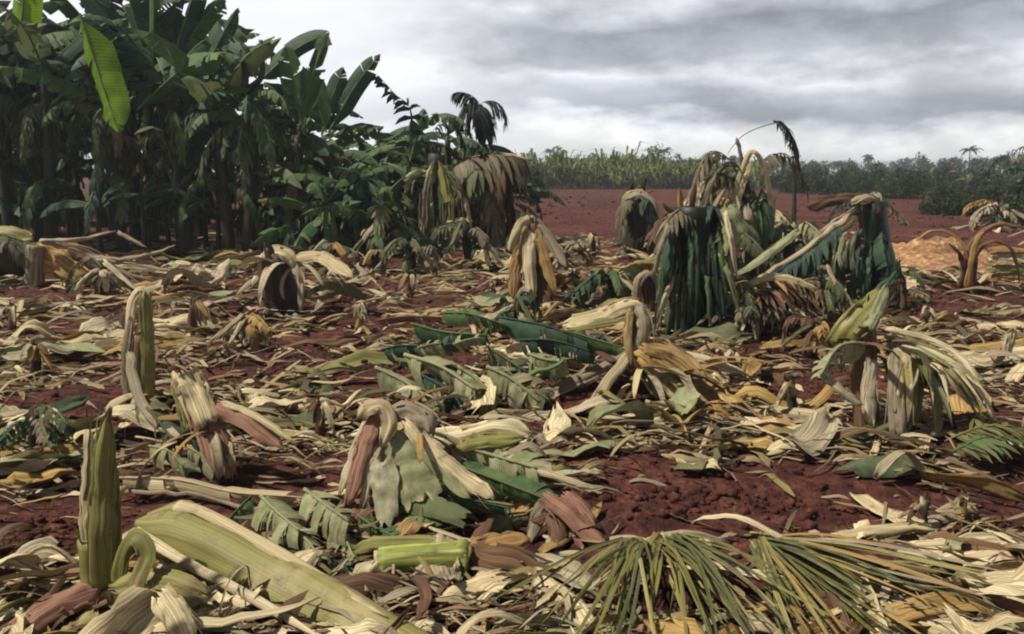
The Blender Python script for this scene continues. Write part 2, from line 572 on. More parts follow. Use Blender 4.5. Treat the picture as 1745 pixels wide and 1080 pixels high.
def crown_mb(rx, rz, z0, lobes, per, leaf, rnd, org):
    mb = MB()
    for _ in range(lobes):
        a = rnd.uniform(0, 6.283); rr = rnd.random() ** .5
        c = V((math.cos(a) * rx * rr * .75, math.sin(a) * rx * rr * .75, z0 + rnd.uniform(.1, 1.0) * rz * (1.05 - .55 * rr)))
        lr = rnd.uniform(.25, .5) * rx
        for _ in range(per):
            d = V((rnd.gauss(0, 1), rnd.gauss(0, 1), rnd.gauss(0, .8))).normalized() * lr * rnd.uniform(.35, 1.05)
            p = org + c + d
            q = Quaternion(V((rnd.gauss(0, 1), rnd.gauss(0, 1), rnd.gauss(0, 1))).normalized(), rnd.uniform(0, 6.28))
            l = leaf * rnd.uniform(.6, 1.4); wd = l * rnd.uniform(.35, .7)
            ids = [mb.add(p + q @ V(k)) for k in ((-l, 0, 0), (0, -wd, l * .2), (l, 0, 0), (0, wd, l * .2))]
            mb.f.append(tuple(ids))
    return mb


def far_tree(px, dist, top_py, wid_px, label, mat, group=None, lobes=9, per=70, trunk=.35, name='field_tree', cat='tree', leaf=None):
    h = EYE + (290 - top_py) / F * dist
    x = (px - 872.5) / F * dist
    rx = wid_px / F * dist / 2
    base = V((x, dist, 0))
    t = thing(name, label, cat, base, group)
    mb = MB()
    tube(mb, spline([base + V((0, 0, -.1)), base + V((rx * .1, 0, h * .35)), base + V((0, 0, h * .75))], 8), (max(.12, h * .03), max(.05, h * .012)), ns=6, rnd=rb)
    for k in range(4):
        a = rb.uniform(0, 6.28)
        b = base + V((0, 0, h * rb.uniform(.3, .55)))
        tube(mb, spline([b, b + V((math.cos(a) * rx * .3, math.sin(a) * rx * .3, h * .15)), b + V((math.cos(a) * rx * .6, math.sin(a) * rx * .6, h * .25))], 5), (h * .014, h * .005), ns=5, rnd=rb)
    mb.build('trunk', M['wood'], t)
    crown_mb(rx, h * (1 - trunk), h * trunk, lobes, per, leaf or max(.13, dist / F * 2.0), rb, base).build('crown', M[mat], t)
    return t


def far_palm(px, dist, top_py, label, group, nf=11, fl=None, lean=0.0):
    h = EYE + (290 - top_py) / F * dist
    x = (px - 872.5) / F * dist
    base = V((x, dist, 0))
    fl = fl or h * .38
    t = thing('palm_tree', label, 'palm tree', base, group)
    hc = h - fl * .35
    top = base + V((lean * h, 0, hc))
    mb = MB(); tube(mb, spline([base + V((0, 0, -.1)), base + V((lean * h * .3, 0, hc * .5)), top], 10), (h * .025, h * .014), ns=7, rnd=rb)
    mb.build('trunk', M['wood'], t)
    for k in range(nf):
        p = bend_path(top, k * 360 / nf + rb.uniform(-15, 15), rb.uniform(5, 65), fl * rb.uniform(.8, 1.1), rb.uniform(70, 110), 10)
        m2 = MB()
        strip(m2, p, dist / F * 1.0, curl=.2, nc=1, rnd=rb)
        frond(m2, p, lambda u: fl * .30 * (1 - .6 * u), 14, dist / F * .9, grav=.9, ang=60, rnd=rb, segs=3)
        m2.build('frond', M['palmdark'], t)
    return t


# the crop strip beyond the red field: one mass
def crop_mass():
    mb = MB()
    rn = random.Random(5)
    for _ in range(3300):
        y = 72 + rn.random() ** 1.3 * 45
        px = rn.uniform(690, 1290) if rn.random() < .90 else rn.uniform(1130, 1900)
        x = (px - 872.5) / F * y
        hh = (2.3 if px < 1135 else 1.7 if px < 1290 else 1.1) * rn.uniform(.6, 1.2) * (1 + .7 * noise.noise(V((x * .16, y * .16, 3))))
        for k in range(5):
            a = rn.uniform(0, 6.28); z0 = hh * rn.uniform(0, .7)
            L = hh * rn.uniform(.3, .75)
            p = [V((x, y, z0)), V((x + math.cos(a) * L * .3, y + math.sin(a) * L * .3, z0 + L * .7)), V((x + math.cos(a) * L * .75, y + math.sin(a) * L * .75, z0 + L * .6))]
            strip(mb, p, .11, curl=.2, nc=1, up=V((math.cos(a), math.sin(a), .3)), rnd=rn)
    tag(mb.build('crop_field', M['crop']), 'yellow-green crop growing in a band beyond the bare red field', 'crop', kind='stuff')


crop_mass()

tree_specs = [  # px, distance, top py, width px, material, words
    (902, 150, 250, 44, 'farblue', 'low dark tree on the skyline just right of the broken dark palm'),
    (950, 160, 240, 26, 'farblue', 'small pointed dark tree on the skyline above the yellow-green crop'),
    (985, 150, 258, 40, 'farleaf', 'round green tree on the skyline left of the slim column tree'),
    (1048, 85, 246, 22, 'farblue', 'slim dark column tree standing in front of the yellow-green crop'),
    (1085, 130, 256, 36, 'farleaf', 'bushy tree on the skyline just right of the slim column tree'),
    (1112, 90, 250, 56, 'farblue', 'broad dark tree at the right end of the yellow-green crop'),
    (1152, 120, 262, 50, 'farleaf', 'green bushy tree behind the straw stalks of the dark trunk'),
    (1195, 110, 256, 46, 'farblue', 'dark tree on the skyline above the big dark trunk'),
    (1240, 140, 262, 40, 'farleaf', 'green tree on the skyline behind the arched straw leaf'),
    (1295, 130, 270, 44, 'farblue', 'low dark tree left of the tall snapped palm'),
    (1385, 150, 274, 60, 'farleaf', 'wide low tree on the skyline right of the tall snapped palm'),
    (1437, 190, 270, 42, 'farblue', 'dark skyline tree above the snapped trunk with a dark cap'),
    (1480, 200, 276, 50, 'farblue', 'rounded dark skyline tree left of the bare forked trees'),
    (1520, 190, 272, 40, 'farblue', 'dark skyline tree with a flat top over the right field'),
    (1560, 170, 268, 46, 'farleaf', 'green skyline tree under the bare saplings'),
    (1612, 150, 262, 52, 'farblue', 'wide dark skyline tree behind the row of thin saplings'),
    (1660, 140, 262, 48, 'farleaf', 'leafy skyline tree left of the tallest right saplings'),
    (1715, 120, 250, 60, 'farblue', 'tall dark tree at the right edge behind the saplings'),
    (1775, 120, 246, 60, 'farblue', None), (1010, 210, 264, 44, 'farblue', 'far hazy tree between two nearer skyline trees over the crop'),
    (1345, 220, 276, 60, 'farblue', 'far dark tree low behind the snapped palm trunk'), (760, 140, 250, 70, 'farleaf', None), (830, 150, 258, 50, 'farleaf', None)]
for px, d, tp, wd, mt, lab in tree_specs:
    far_tree(px, d, tp, wd, lab or 'green tree half hidden behind the banana grove edge', mt, 'trees along the far edge of the field', lobes=8 if wd < 45 else 12,
             trunk=.12 if px == 1048 else .25)
k = 0
for px in range(880, 1800, 14):
    d = rb.uniform(170, 320)
    far_tree(px + rb.uniform(-6, 6), d, rb.uniform(263, 279), rb.uniform(22, 44), 'distant small dark tree in the continuous line along the horizon', 'farblue',
             'small trees of the horizon line', lobes=6, per=45)
far_palm(938, 200, 252, 'tiny palm on the skyline above the left of the crop', 'palms on the skyline', nf=9)
far_palm(1128, 170, 252, 'palm rising among trees at the right end of the crop', 'palms on the skyline', nf=9)
far_palm(1640, 150, 250, 'small palm above the dark skyline behind the right saplings', 'palms on the skyline', nf=9)
far_palm(1470, 190, 262, 'small palm on the skyline above the right red field', 'palms on the skyline', nf=9)

# thin young banana plants standing at the right edge, dark against the sky
def sapling(px, dist, top_py, label, nl=5, lean=0.0, bare=False):
    base = V(((px - 872.5) / F * dist, dist, 0)); base.z = hgt(base.x, base.y)
    h = EYE + (290 - top_py) / F * dist
    t = thing('banana_sapling', label, 'sapling', base, 'thin banana saplings at the right edge')
    top = base + V((lean, 0, h * (.78 if not bare else 1.0)))
    mb = MB(); tube(mb, spline([base, base.lerp(top, .5) + V((lean * .2, 0, 0)), top], 9), (.085, .035), ns=7, ripple=.2, rnd=rb)
    mb.build('pseudostem', M['stem'], t)
    for i in range(nl):
        st = base.lerp(top, rb.uniform(.55, 1.0))
        p = bend_path(st, rb.uniform(0, 360), rb.uniform(20, 75), h * rb.uniform(.28, .42), rb.uniform(60, 140), 12)
        m2 = MB(); strip(m2, p, .02, nc=2, rnd=rb)
        if rb.random() < .5:
            blade(m2, p, h * .055, tears=.4, rnd=rb)
        else:
            frond(m2, p, lambda u: h * .10, 14, .03, grav=1.2, ang=70, rnd=rb, segs=3)
        m2.build('leaf', M['darkleaf'] if rb.random() < .6 else M['dead'], t)
    return t


for px, d, tp, lab, nl, ln in [(1745, 33, 222, 'tallest thin sapling at the far right edge with drooping top', 7, .2), (1722, 36, 238, 'thin sapling second from the right edge', 5, 0),
                               (1708, 40, 236, 'bare looking dark sapling left of the tallest two', 4, -.1), (1672, 42, 262, 'short leafy sapling in front of the skyline trees', 6, .1),
                               (1640, 44, 268, 'short dark sapling with spreading leaves beside the leaning dead leaf', 6, 0), (1588, 55, 262, 'upright thin sapling standing apart on the skyline', 4, 0),
                               (1603, 57, 266, 'twin thin sapling next to the one standing apart', 4, .15), (1690, 38, 284, 'low bushy sapling under the tall thin ones', 7, 0),
                               (1735, 30, 275, 'leafy low sapling below the tallest one', 8, 0), (1770, 30, 250, 'sapling just at the frame edge with hanging leaves', 7, 0)]:
    sapling(px, d, tp, lab, nl, ln)
# low scrub at the field edge on the right
for px, d, tp, wd, lab in [(1530, 48, 305, 130, 'low olive bush in front of the right saplings'), (1640, 40, 312, 120, 'wide low dark bush before the right saplings'),
                           (1725, 32, 310, 120, 'dark low bush at the right edge below the saplings'), (1440, 60, 300, 90, 'low olive scrub bush under the skyline right of the snapped palm'),
                           (1610, 30, 338, 100, 'flat dark bush lying low across the right red field'), (915, 42, 292, 34, 'small dark bush on a stub at the edge of the bare red field'),
                           (1360, 60, 290, 80, 'rounded scrub bush at the foot of the snapped palm'), (1735, 24, 345, 110, 'low brown-green bush at the right edge of the bare field')]:
    far_tree(px, d, tp, wd, lab, 'farleaf', None, lobes=16, per=260, trunk=.15, name='scrub_bush', cat='bush', leaf=max(.05, d / F * 2.2))

for i in range(34):
    px = 1140 + i * 19 + rb.uniform(-10, 10); d = rb.uniform(55, 115)
    far_tree(px, d, rb.uniform(281, 303), rb.uniform(40, 90), 'dark olive bush in the overgrown strip under the skyline on the right', rb.choice(['farleaf', 'farblue', 'farleaf']), 'bushes of the overgrown strip on the right',
             lobes=9, per=120, trunk=.1, name='scrub_bush', cat='bush', leaf=d / F * 2.4)
# ------------------------------------------------------------------ the two broken palms
def snapped_palm(base, top, crown_dirs, label, r=(.08, .05), fl=.9, rnd=random.Random(3), dens=16, mat='palmdark'):
    t = thing('broken_palm', label, 'broken palm', base)
    mb = MB(); tube(mb, spline([base, base.lerp(top, .5) + V((.03, 0, 0)), top], 12), r, ns=8, ripple=.15, rnd=rnd)
    mb.build('trunk', M['stem'], t)
    for az, el, L, bend in crown_dirs:
        p = bend_path(top, az, el, L, bend, 14)
        m2 = MB(); strip(m2, p, .018, nc=2, curl=.8, rnd=rnd)
        frond(m2, p, lambda u: fl * (1 - .5 * u), dens, .022, grav=2.2, ang=60, rnd=rnd, segs=4, tw=1)
        m2.build('frond', M[mat], t)
    return t


d0 = 17.0
b = G(820, 405); b = W(820, 405, d0); b.z = hgt(b.x, b.y)
snapped_palm(b, W(818, 178, d0), [(180, 60, .55, 70), (195, 10, .8, 130), (170, -20, .7, 110), (0, 40, .75, 150), (-60, -20, .7, 90), (20, -30, .7, 80), (200, 30, .7, 160), (-90, 10, .7, 150), (80, 10, .6, 150)],
             'broken dark palm with drooping shredded crown standing above the end of the banana grove', fl=.5, dens=24)
d0 = 26.0
b = W(1355, 330, d0); b.z = hgt(b.x, b.y)
tp = W(1334, 212, d0)
snapped_palm(b, W(1357, 290, d0).lerp(W(1350, 268, d0), .7), [(150, 84, 1.0, 30)], 'tall snapped palm with a tattered dark head bent against the pale sky', r=(.07, .05), fl=.25)
o = COL.objects[-1] if False else None
tall = [q for q in COL.objects if q.get('label', '').startswith('tall snapped palm')][0]
m2 = MB()
tube(m2, spline([W(1357, 290, d0), W(1358, 262, d0), W(1350, 236, d0), W(1335, 212, d0), W(1318, 206, d0)], 14), (.07, .03), ns=7, ripple=.2, rnd=rb)
m2.build('bent_top', M['palmdark'], tall)
m2 = MB()
pts = spline([W(1335, 210, d0), W(1345, 232, d0), W(1356, 262, d0), W(1360, 285, d0)], 12)
frond(m2, pts, lambda u: .42, 30, .035, grav=1.6, ang=60, rnd=rb, segs=4)
pts = spline([W(1318, 206, d0), W(1332, 207, d0), W(1345, 222, d0), W(1358, 250, d0)], 12)
frond(m2, pts, lambda u: .42, 28, .035, grav=1.8, ang=70, rnd=rb, segs=4)
m2.build('frond', M['palmdark'], tall)
m2 = MB()
tube(m2, spline([W(1330, 207, d0), W(1300, 215, d0), W(1270, 228, d0), W(1252, 245, d0), W(1240, 262, d0)], 16), (.018, .01), ns=5, rnd=rb)
m2.build('bare_stalk', M['dead'], tall)
# ------------------------------------------------------------------ the banana grove on the left
rg = random.Random(23)


def add_leaf(root, p0, az, el, L, hw, bend, mat='green', tears=.25, fold=.35, roll=0.0, n=20, side=0.0, power=1.3, rnd=rg, sag=.35):
    p = bend_path(p0, az, el, L, bend, n, power, side)
    mb = MB(); blade(mb, p, hw, fold=fold, tears=tears, roll=roll, rnd=rnd, sagv=sag)
    lf = mb.build('leaf', M[mat], root)
    m2 = MB(); tube(m2, [q - V((0, 0, .008)) for q in p], (.022, .005), ns=5, rnd=rnd, cap=False)
    m2.build('midrib', M['midrib'], lf)
    return lf


def add_leaf_to(root, p0, tip, hw, arch=0.12, mat='green', tears=.25, fold=.35, roll=0.0, rnd=rg, n=20, sag=.35, up=(0, 0, 1)):
    p0 = V(p0); tip = V(tip)
    L = (tip - p0).length
    mid = p0.lerp(tip, .55) + V((0, 0, arch * L))
    p = spline([p0, mid, tip], n)
    mb = MB(); blade(mb, p, hw, fold=fold, tears=tears, roll=roll, rnd=rnd, sagv=sag, up=V(up))
    lf = mb.build('leaf', M[mat], root)
    m2 = MB(); tube(m2, [q - V((0, 0, .008)) for q in p], (.022, .006), ns=5, rnd=rnd, cap=False)
    m2.build('midrib', M['midrib'], lf)
    return lf


def add_dead(root, p0, az, L, hw, rnd=rg, mat='dead', n=26, el=30, bend=115, rw=.022):
    p = bend_path(p0, az, el, L, bend, 14, .6)
    m2 = MB(); strip(m2, p, .016, nc=2, curl=.8, rnd=rnd)
    frond(m2, p, lambda u: hw * min(1, u * 4 + .3) * (1 - .5 * u), n, rw, grav=2.4, ang=65, rnd=rnd, segs=4, tw=1.0)
    return m2.build('dead_leaf', M[mat], root)


def banana(base, crown_h, nl, label, group='banana plants of the standing grove', Lr=(1.5, 2.2), dead=4, lean=(0, 0), dark=.42, r=.12, elr=(15, 75), low=True, azr=(0, 360)):
    root = thing('banana_plant', label, 'banana plant', base, group)
    top = base + V((lean[0], lean[1], crown_h))
    mb = MB()
    tube(mb, spline([base - V((0, 0, .08)), base.lerp(top, .5) + V((rg.uniform(-.05, .05), 0, 0)), top], 14), lambda t: r * (1.15 - .55 * t) * (1.25 if t < .05 else 1), ns=10, ripple=.22, rnd=rg)
    for k in range(3):   # loose dry sheaths still clasping the stem
        a = rg.uniform(0, 6.28); d = V((math.cos(a), math.sin(a), 0)); z = rg.uniform(.15, .7) * crown_h
        p = [base.lerp(top, z / crown_h) + d * (r * .95), base.lerp(top, (z + .3) / crown_h) + d * (r * 1.0), base.lerp(top, min(1, (z + .55) / crown_h)) + d * (r * 1.5)]
        strip(mb, spline(p, 7), r * .8, curl=-1.2, nc=4, up=d, rnd=rg, rag=.05)
    mb.build('pseudostem', M['stem'], root)
    for i in range(nl):
        az = azr[0] + (i + rg.uniform(-.3, .3)) * (azr[1] - azr[0]) / nl * (1 if azr[1] - azr[0] < 300 else 2.4)
        L = rg.uniform(*Lr)
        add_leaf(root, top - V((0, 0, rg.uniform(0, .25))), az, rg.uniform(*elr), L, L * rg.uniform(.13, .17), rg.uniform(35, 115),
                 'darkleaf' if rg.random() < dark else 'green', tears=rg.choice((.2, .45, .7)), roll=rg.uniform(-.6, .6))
    if low:
        for i in range(max(3, dead)):      # leaves bent down along the stem
            z = crown_h * rg.uniform(.35, .9)
            L = rg.uniform(1.0, 1.6)
            st = base + V((lean[0] * z / crown_h, lean[1] * z / crown_h, z))
            if rg.random() < .55:
                add_leaf(root, st, rg.uniform(0, 360), rg.uniform(0, 50), L, L * rg.uniform(.13, .19), rg.uniform(60, 130), rg.choice(('green', 'green', 'darkleaf', 'wilt')), tears=rg.choice((.3, .6, .8)), roll=rg.uniform(-.6, .6), n=16)
            else:
                add_dead(root, st, rg.uniform(0, 360), L, rg.uniform(.25, .42), mat=rg.choice(('green', 'green', 'wilt', 'darkleaf')), n=22, rw=.035)
        for i in range(dead):
            add_dead(root, top - V((0, 0, rg.uniform(.1, .9))), rg.uniform(0, 360), rg.uniform(.9, 1.5), rg.uniform(.25, .4), mat=rg.choice(('dead', 'wilt', 'wilt', 'green', 'green', 'darkleaf')))
    return root


D = 15.5
def gb(px, depth):
    p = V(((px - 872.5) / F * depth, depth, 0)); p.z = hgt(p.x, p.y); return p


front = [  # px, depth, crown height, leaves, label
    (-60, 15.2, 2.9, 8, 'banana plant at the left frame edge with dark torn leaves'),
    (18, 15.8, 3.3, 8, 'tall banana plant at the far left under the pale leaf tip'),
    (88, 15.4, 3.1, 8, 'banana plant just left of the one with the lime leaf'),
    (208, 15.3, 2.55, 4, 'banana plant carrying the bright lime-green hanging leaf'),
    (262, 16.2, 3.3, 7, 'tall banana plant with upright dark leaves behind the lime leaf'),
    (318, 15.4, 2.75, 5, 'banana plant with a broad leaf slanting up to the right, centre of the grove'),
    (392, 15.2, 2.6, 6, 'banana plant beside the bare upright stub at the right of the tall grove'),
    (424, 15.0, 2.7, 3, 'thick-stemmed banana plant with a bare spear sticking up'),
    (505, 15.4, 2.05, 3, 'banana plant with two big leaves raised against the bright sky'),
    (562, 15.8, 1.95, 3, 'banana plant with a V of two upright leaves near the grove end'),
    (618, 16.2, 1.75, 5, 'short banana plant with bent leaves right of the V-shaped leaves'),
    (700, 15.6, 1.55, 4, 'short banana plant with a jagged dark leaf at the grove end'),
]
plants = {}
for px, dp, ch, nl, lab in front:
    tallp = px < 400
    plants[px] = banana(gb(px, dp), ch, nl, lab, Lr=(1.5, 2.2) if tallp else (1.0, 1.5), dead=6 if px < 600 else 5, r=.125 if px in (424, 318) else .1,
                        elr=(25, 80) if tallp else (5, 45), lean=(rg.uniform(-.15, .15), 0))


def crown(px):
    o = plants[px]
    return V(o.location) + V((0, 0, [f for f in front if f[0] == px][0][2]))


# leaves the picture shows one by one
r1 = plants[208]
lf = add_leaf_to(r1, W(136, 22, 14.4), W(200, 218, 14.2), .34, arch=-.02, mat='limeleaf', tears=.18, fold=.15, sag=.25, up=(-.1, -1, .2))
m2 = MB(); tube(m2, spline([crown(208), W(185, 95, 15.2), W(150, 40, 15.0), W(140, 30, 14.9)], 10), (.035, .02), ns=6, rnd=rg)
m2.build('leaf_stalk', M['midrib'], r1)
r1 = plants[18]
add_leaf_to(r1, W(30, 120, 15.4), W(45, -60, 15.2), .30, arch=.0, mat='limeleaf', tears=.1, fold=.3, up=(0.25, -1, .25))
r1 = plants[262]
add_leaf_to(r1, W(262, 130, 16), W(262, -40, 15.8), .36, arch=.02, mat='green', tears=.15, fold=.5, up=(0.25, -1, .25))
add_leaf_to(r1, W(285, 130, 16), W(340, -40, 15.9), .36, arch=.02, mat='darkleaf', tears=.2, fold=.5, up=(0.25, -1, .25))
add_leaf_to(r1, W(255, 120, 16.2), W(205, -50, 16.1), .40, arch=.02, mat='darkleaf', tears=.1, fold=.4, up=(-0.25, -1, .25))
add_leaf_to(r1, W(300, 110, 16.2), W(375, 0, 16.0), .34, arch=.08, mat='green', tears=.4, fold=.4, up=(0.25, -1, .25))
r1 = plants[318]
add_leaf_to(r1, W(235, 185, 15.2), W(372, 100, 14.7), .33, arch=.10, mat='green', tears=.12, fold=.35, up=(0.25, -1, .25))
add_leaf_to(r1, W(322, 190, 15.3), W(400, 20, 15.2), .36, arch=.05, mat='darkleaf', tears=.3, fold=.4, up=(0.25, -1, .25))
add_leaf_to(r1, W(322, 190, 15.3), W(420, 150, 14.8), .30, arch=.15, mat='green', tears=.5, fold=.5, roll=.3)
r1 = plants[424]
m2 = MB(); tube(m2, spline([crown(424), W(446, 130, 15), W(444, 68, 15)], 8), (.06, .035), ns=7, ripple=.2, rnd=rg); m2.build('stub', M['stem'], r1)
m2 = MB(); tube(m2, spline([crown(424), W(418, 140, 15), W(416, 100, 15)], 8), (.06, .05), ns=7, ripple=.2, rnd=rg); m2.build('stub', M['stem'], r1)
r1 = plants[505]
add_leaf_to(r1, W(440, 140, 15.2), W(556, 56, 15.2), .24, arch=.07, mat='darkleaf', tears=.15, fold=.25, up=(0.25, -1, .25), sag=.2)
add_leaf_to(r1, W(510, 215, 15.4), W(556, 62, 15.1), .24, arch=.06, mat='green', tears=.15, fold=.25, up=(0.25, -1, .25), sag=.2)
add_leaf_to(r1, W(515, 215, 15.3), W(490, 85, 15.0), .26, arch=.04, mat='green', tears=.25, fold=.3, up=(0.25, -1, .25), sag=.2)
r1 = plants[562]
add_leaf_to(r1, W(548, 230, 15.7), W(583, 118, 15.7), .20, arch=.03, mat='darkleaf', tears=.1, fold=.25, up=(0.25, -1, .25), sag=.2)
add_leaf_to(r1, W(560, 225, 15.7), W(645, 95, 15.6), .20, arch=.06, mat='darkleaf', tears=.1, fold=.25, up=(0.25, -1, .25), sag=.2)
add_leaf_to(r1, W(556, 225, 15.6), W(525, 120, 15.5), .24, arch=.03, mat='green', tears=.1, fold=.2, up=(0.25, -1, .25), sag=.2)
add_leaf_to(r1, W(560, 235, 15.7), W(650, 215, 15.3), .22, arch=.12, mat='green', tears=.3, fold=.5, roll=.3)
r1 = plants[700]
p = spline([crown(700), W(700, 190, 15.6), W(672, 160, 15.5), W(648, 132, 15.4)], 14)
m2 = MB(); strip(m2, p, .02, nc=2, rnd=rg)
frond(m2, p, lambda u: .34 * (1 - .3 * u), 13, .05, grav=1.3, ang=60, rnd=rg, segs=3, tw=.5)
m2.build('leaf', M['palmdark'], r1)
add_leaf_to(r1, crown(700), W(722, 190, 15.6), .22, arch=.04, mat='green', tears=.2, fold=.3, up=(0.25, -1, .25))
p = spline([crown(700), W(745, 215, 15.6), W(770, 200, 15.5), W(790, 240, 15.4)], 14)
m2 = MB(); strip(m2, p, .02, nc=2, rnd=rg)
frond(m2, p, lambda u: .34, 15, .03, grav=2.0, ang=60, rnd=rg, segs=3, tw=.8)
m2.build('leaf', M['palmdark'], r1)

# the ragged tail of the grove, sloping down towards the middle
for px, dp, ch, lab in [(585, 14.6, 1.25, 'low torn banana plant in front of the V-shaped leaves'), (640, 15.0, 1.55, 'leaning low banana plant before the short plant with bent leaves'), (668, 16.6, 2.1, 'banana plant with ragged green leaves behind the jagged dark leaf'),
                        (725, 17.2, 2.25, 'banana plant with hanging green leaves behind the pale draped plant'), (775, 16.8, 2.05, 'torn green banana plant between the two draped broken plants'), (815, 18.0, 1.9, 'ragged banana plant round the foot of the broken dark palm'),
                        (870, 17.0, 1.15, 'last low torn banana plant at the right end of the grove'), (655, 14.2, .8, 'bent low banana plant with leaves on the ground at the grove foot'), (540, 14.4, .9, 'low torn banana plant below the two raised leaves')]:
    plants[px] = banana(gb(px, dp), ch, 6, lab, Lr=(.8, 1.35), dead=8, dark=.25, r=.085, elr=(-15, 65), lean=(rg.uniform(-.2, .2), 0))

# rows behind: copies of five plants built once, turned and scaled
protos = []
for k in range(5):
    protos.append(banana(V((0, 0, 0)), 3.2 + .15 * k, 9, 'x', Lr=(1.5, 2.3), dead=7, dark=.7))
first = set()
back_words = ['deep in the shade behind the first row', 'far back inside the dark grove', 'in the third row of the grove, mostly hidden']
cnt = 0
for row, (dp, pxs) in enumerate([(17.6, range(-150, 640, 56)), (20.5, range(-220, 560, 60)), (24.5, range(-240, 560, 60)), (29, range(-240, 560, 60))]):
    for i, px in enumerate(pxs):
        k = (i * 2 + row * 3) % 5
        src = protos[k]
        if k in first:
            o = copy_tree(src)
        else:
            o = src; first.add(k)
        s = rg.uniform(.9, 1.1)
        if px > 400: s *= .62
        if px > 560: s *= .85
        o.location = gb(px + rg.uniform(-18, 18), dp + rg.uniform(-.8, .8))
        o.rotation_euler = (0, 0, rg.uniform(0, 6.28)); o.scale = (s, s, s)
        o['label'] = ('shorter' if px > 400 else 'tall') + ' banana plant ' + back_words[min(row, 2)]
        cnt += 1
# low dark suckers and weeds at the foot of the grove
for i, px in enumerate([-30, 45, 130, 175, 240, 290, 350, 380, 455, 480, 530, 590, 640]):
    base = gb(px + rg.uniform(-8, 8), 15.0 + rg.uniform(-.5, 1.6))
    root = thing('banana_sucker', 'low dark banana sucker at the foot of the grove', 'banana sucker', base, 'suckers at the foot of the grove')
    hh = rg.uniform(.5, 1.1)
    m2 = MB(); tube(m2, spline([base - V((0, 0, .05)), base + V((0, 0, hh))], 5), (.06, .03), ns=7, rnd=rg); m2.build('pseudostem', M['stem'], root)
    for j in range(6):
        L = rg.uniform(.6, 1.1)
        add_leaf(root, base + V((0, 0, hh * rg.uniform(.7, 1))), rg.uniform(0, 360), rg.uniform(20, 75), L, L * .15, rg.uniform(50, 120), 'darkleaf', tears=.4, n=12)
# ------------------------------------------------------------------ cut and broken plants in the field
rk = random.Random(77)


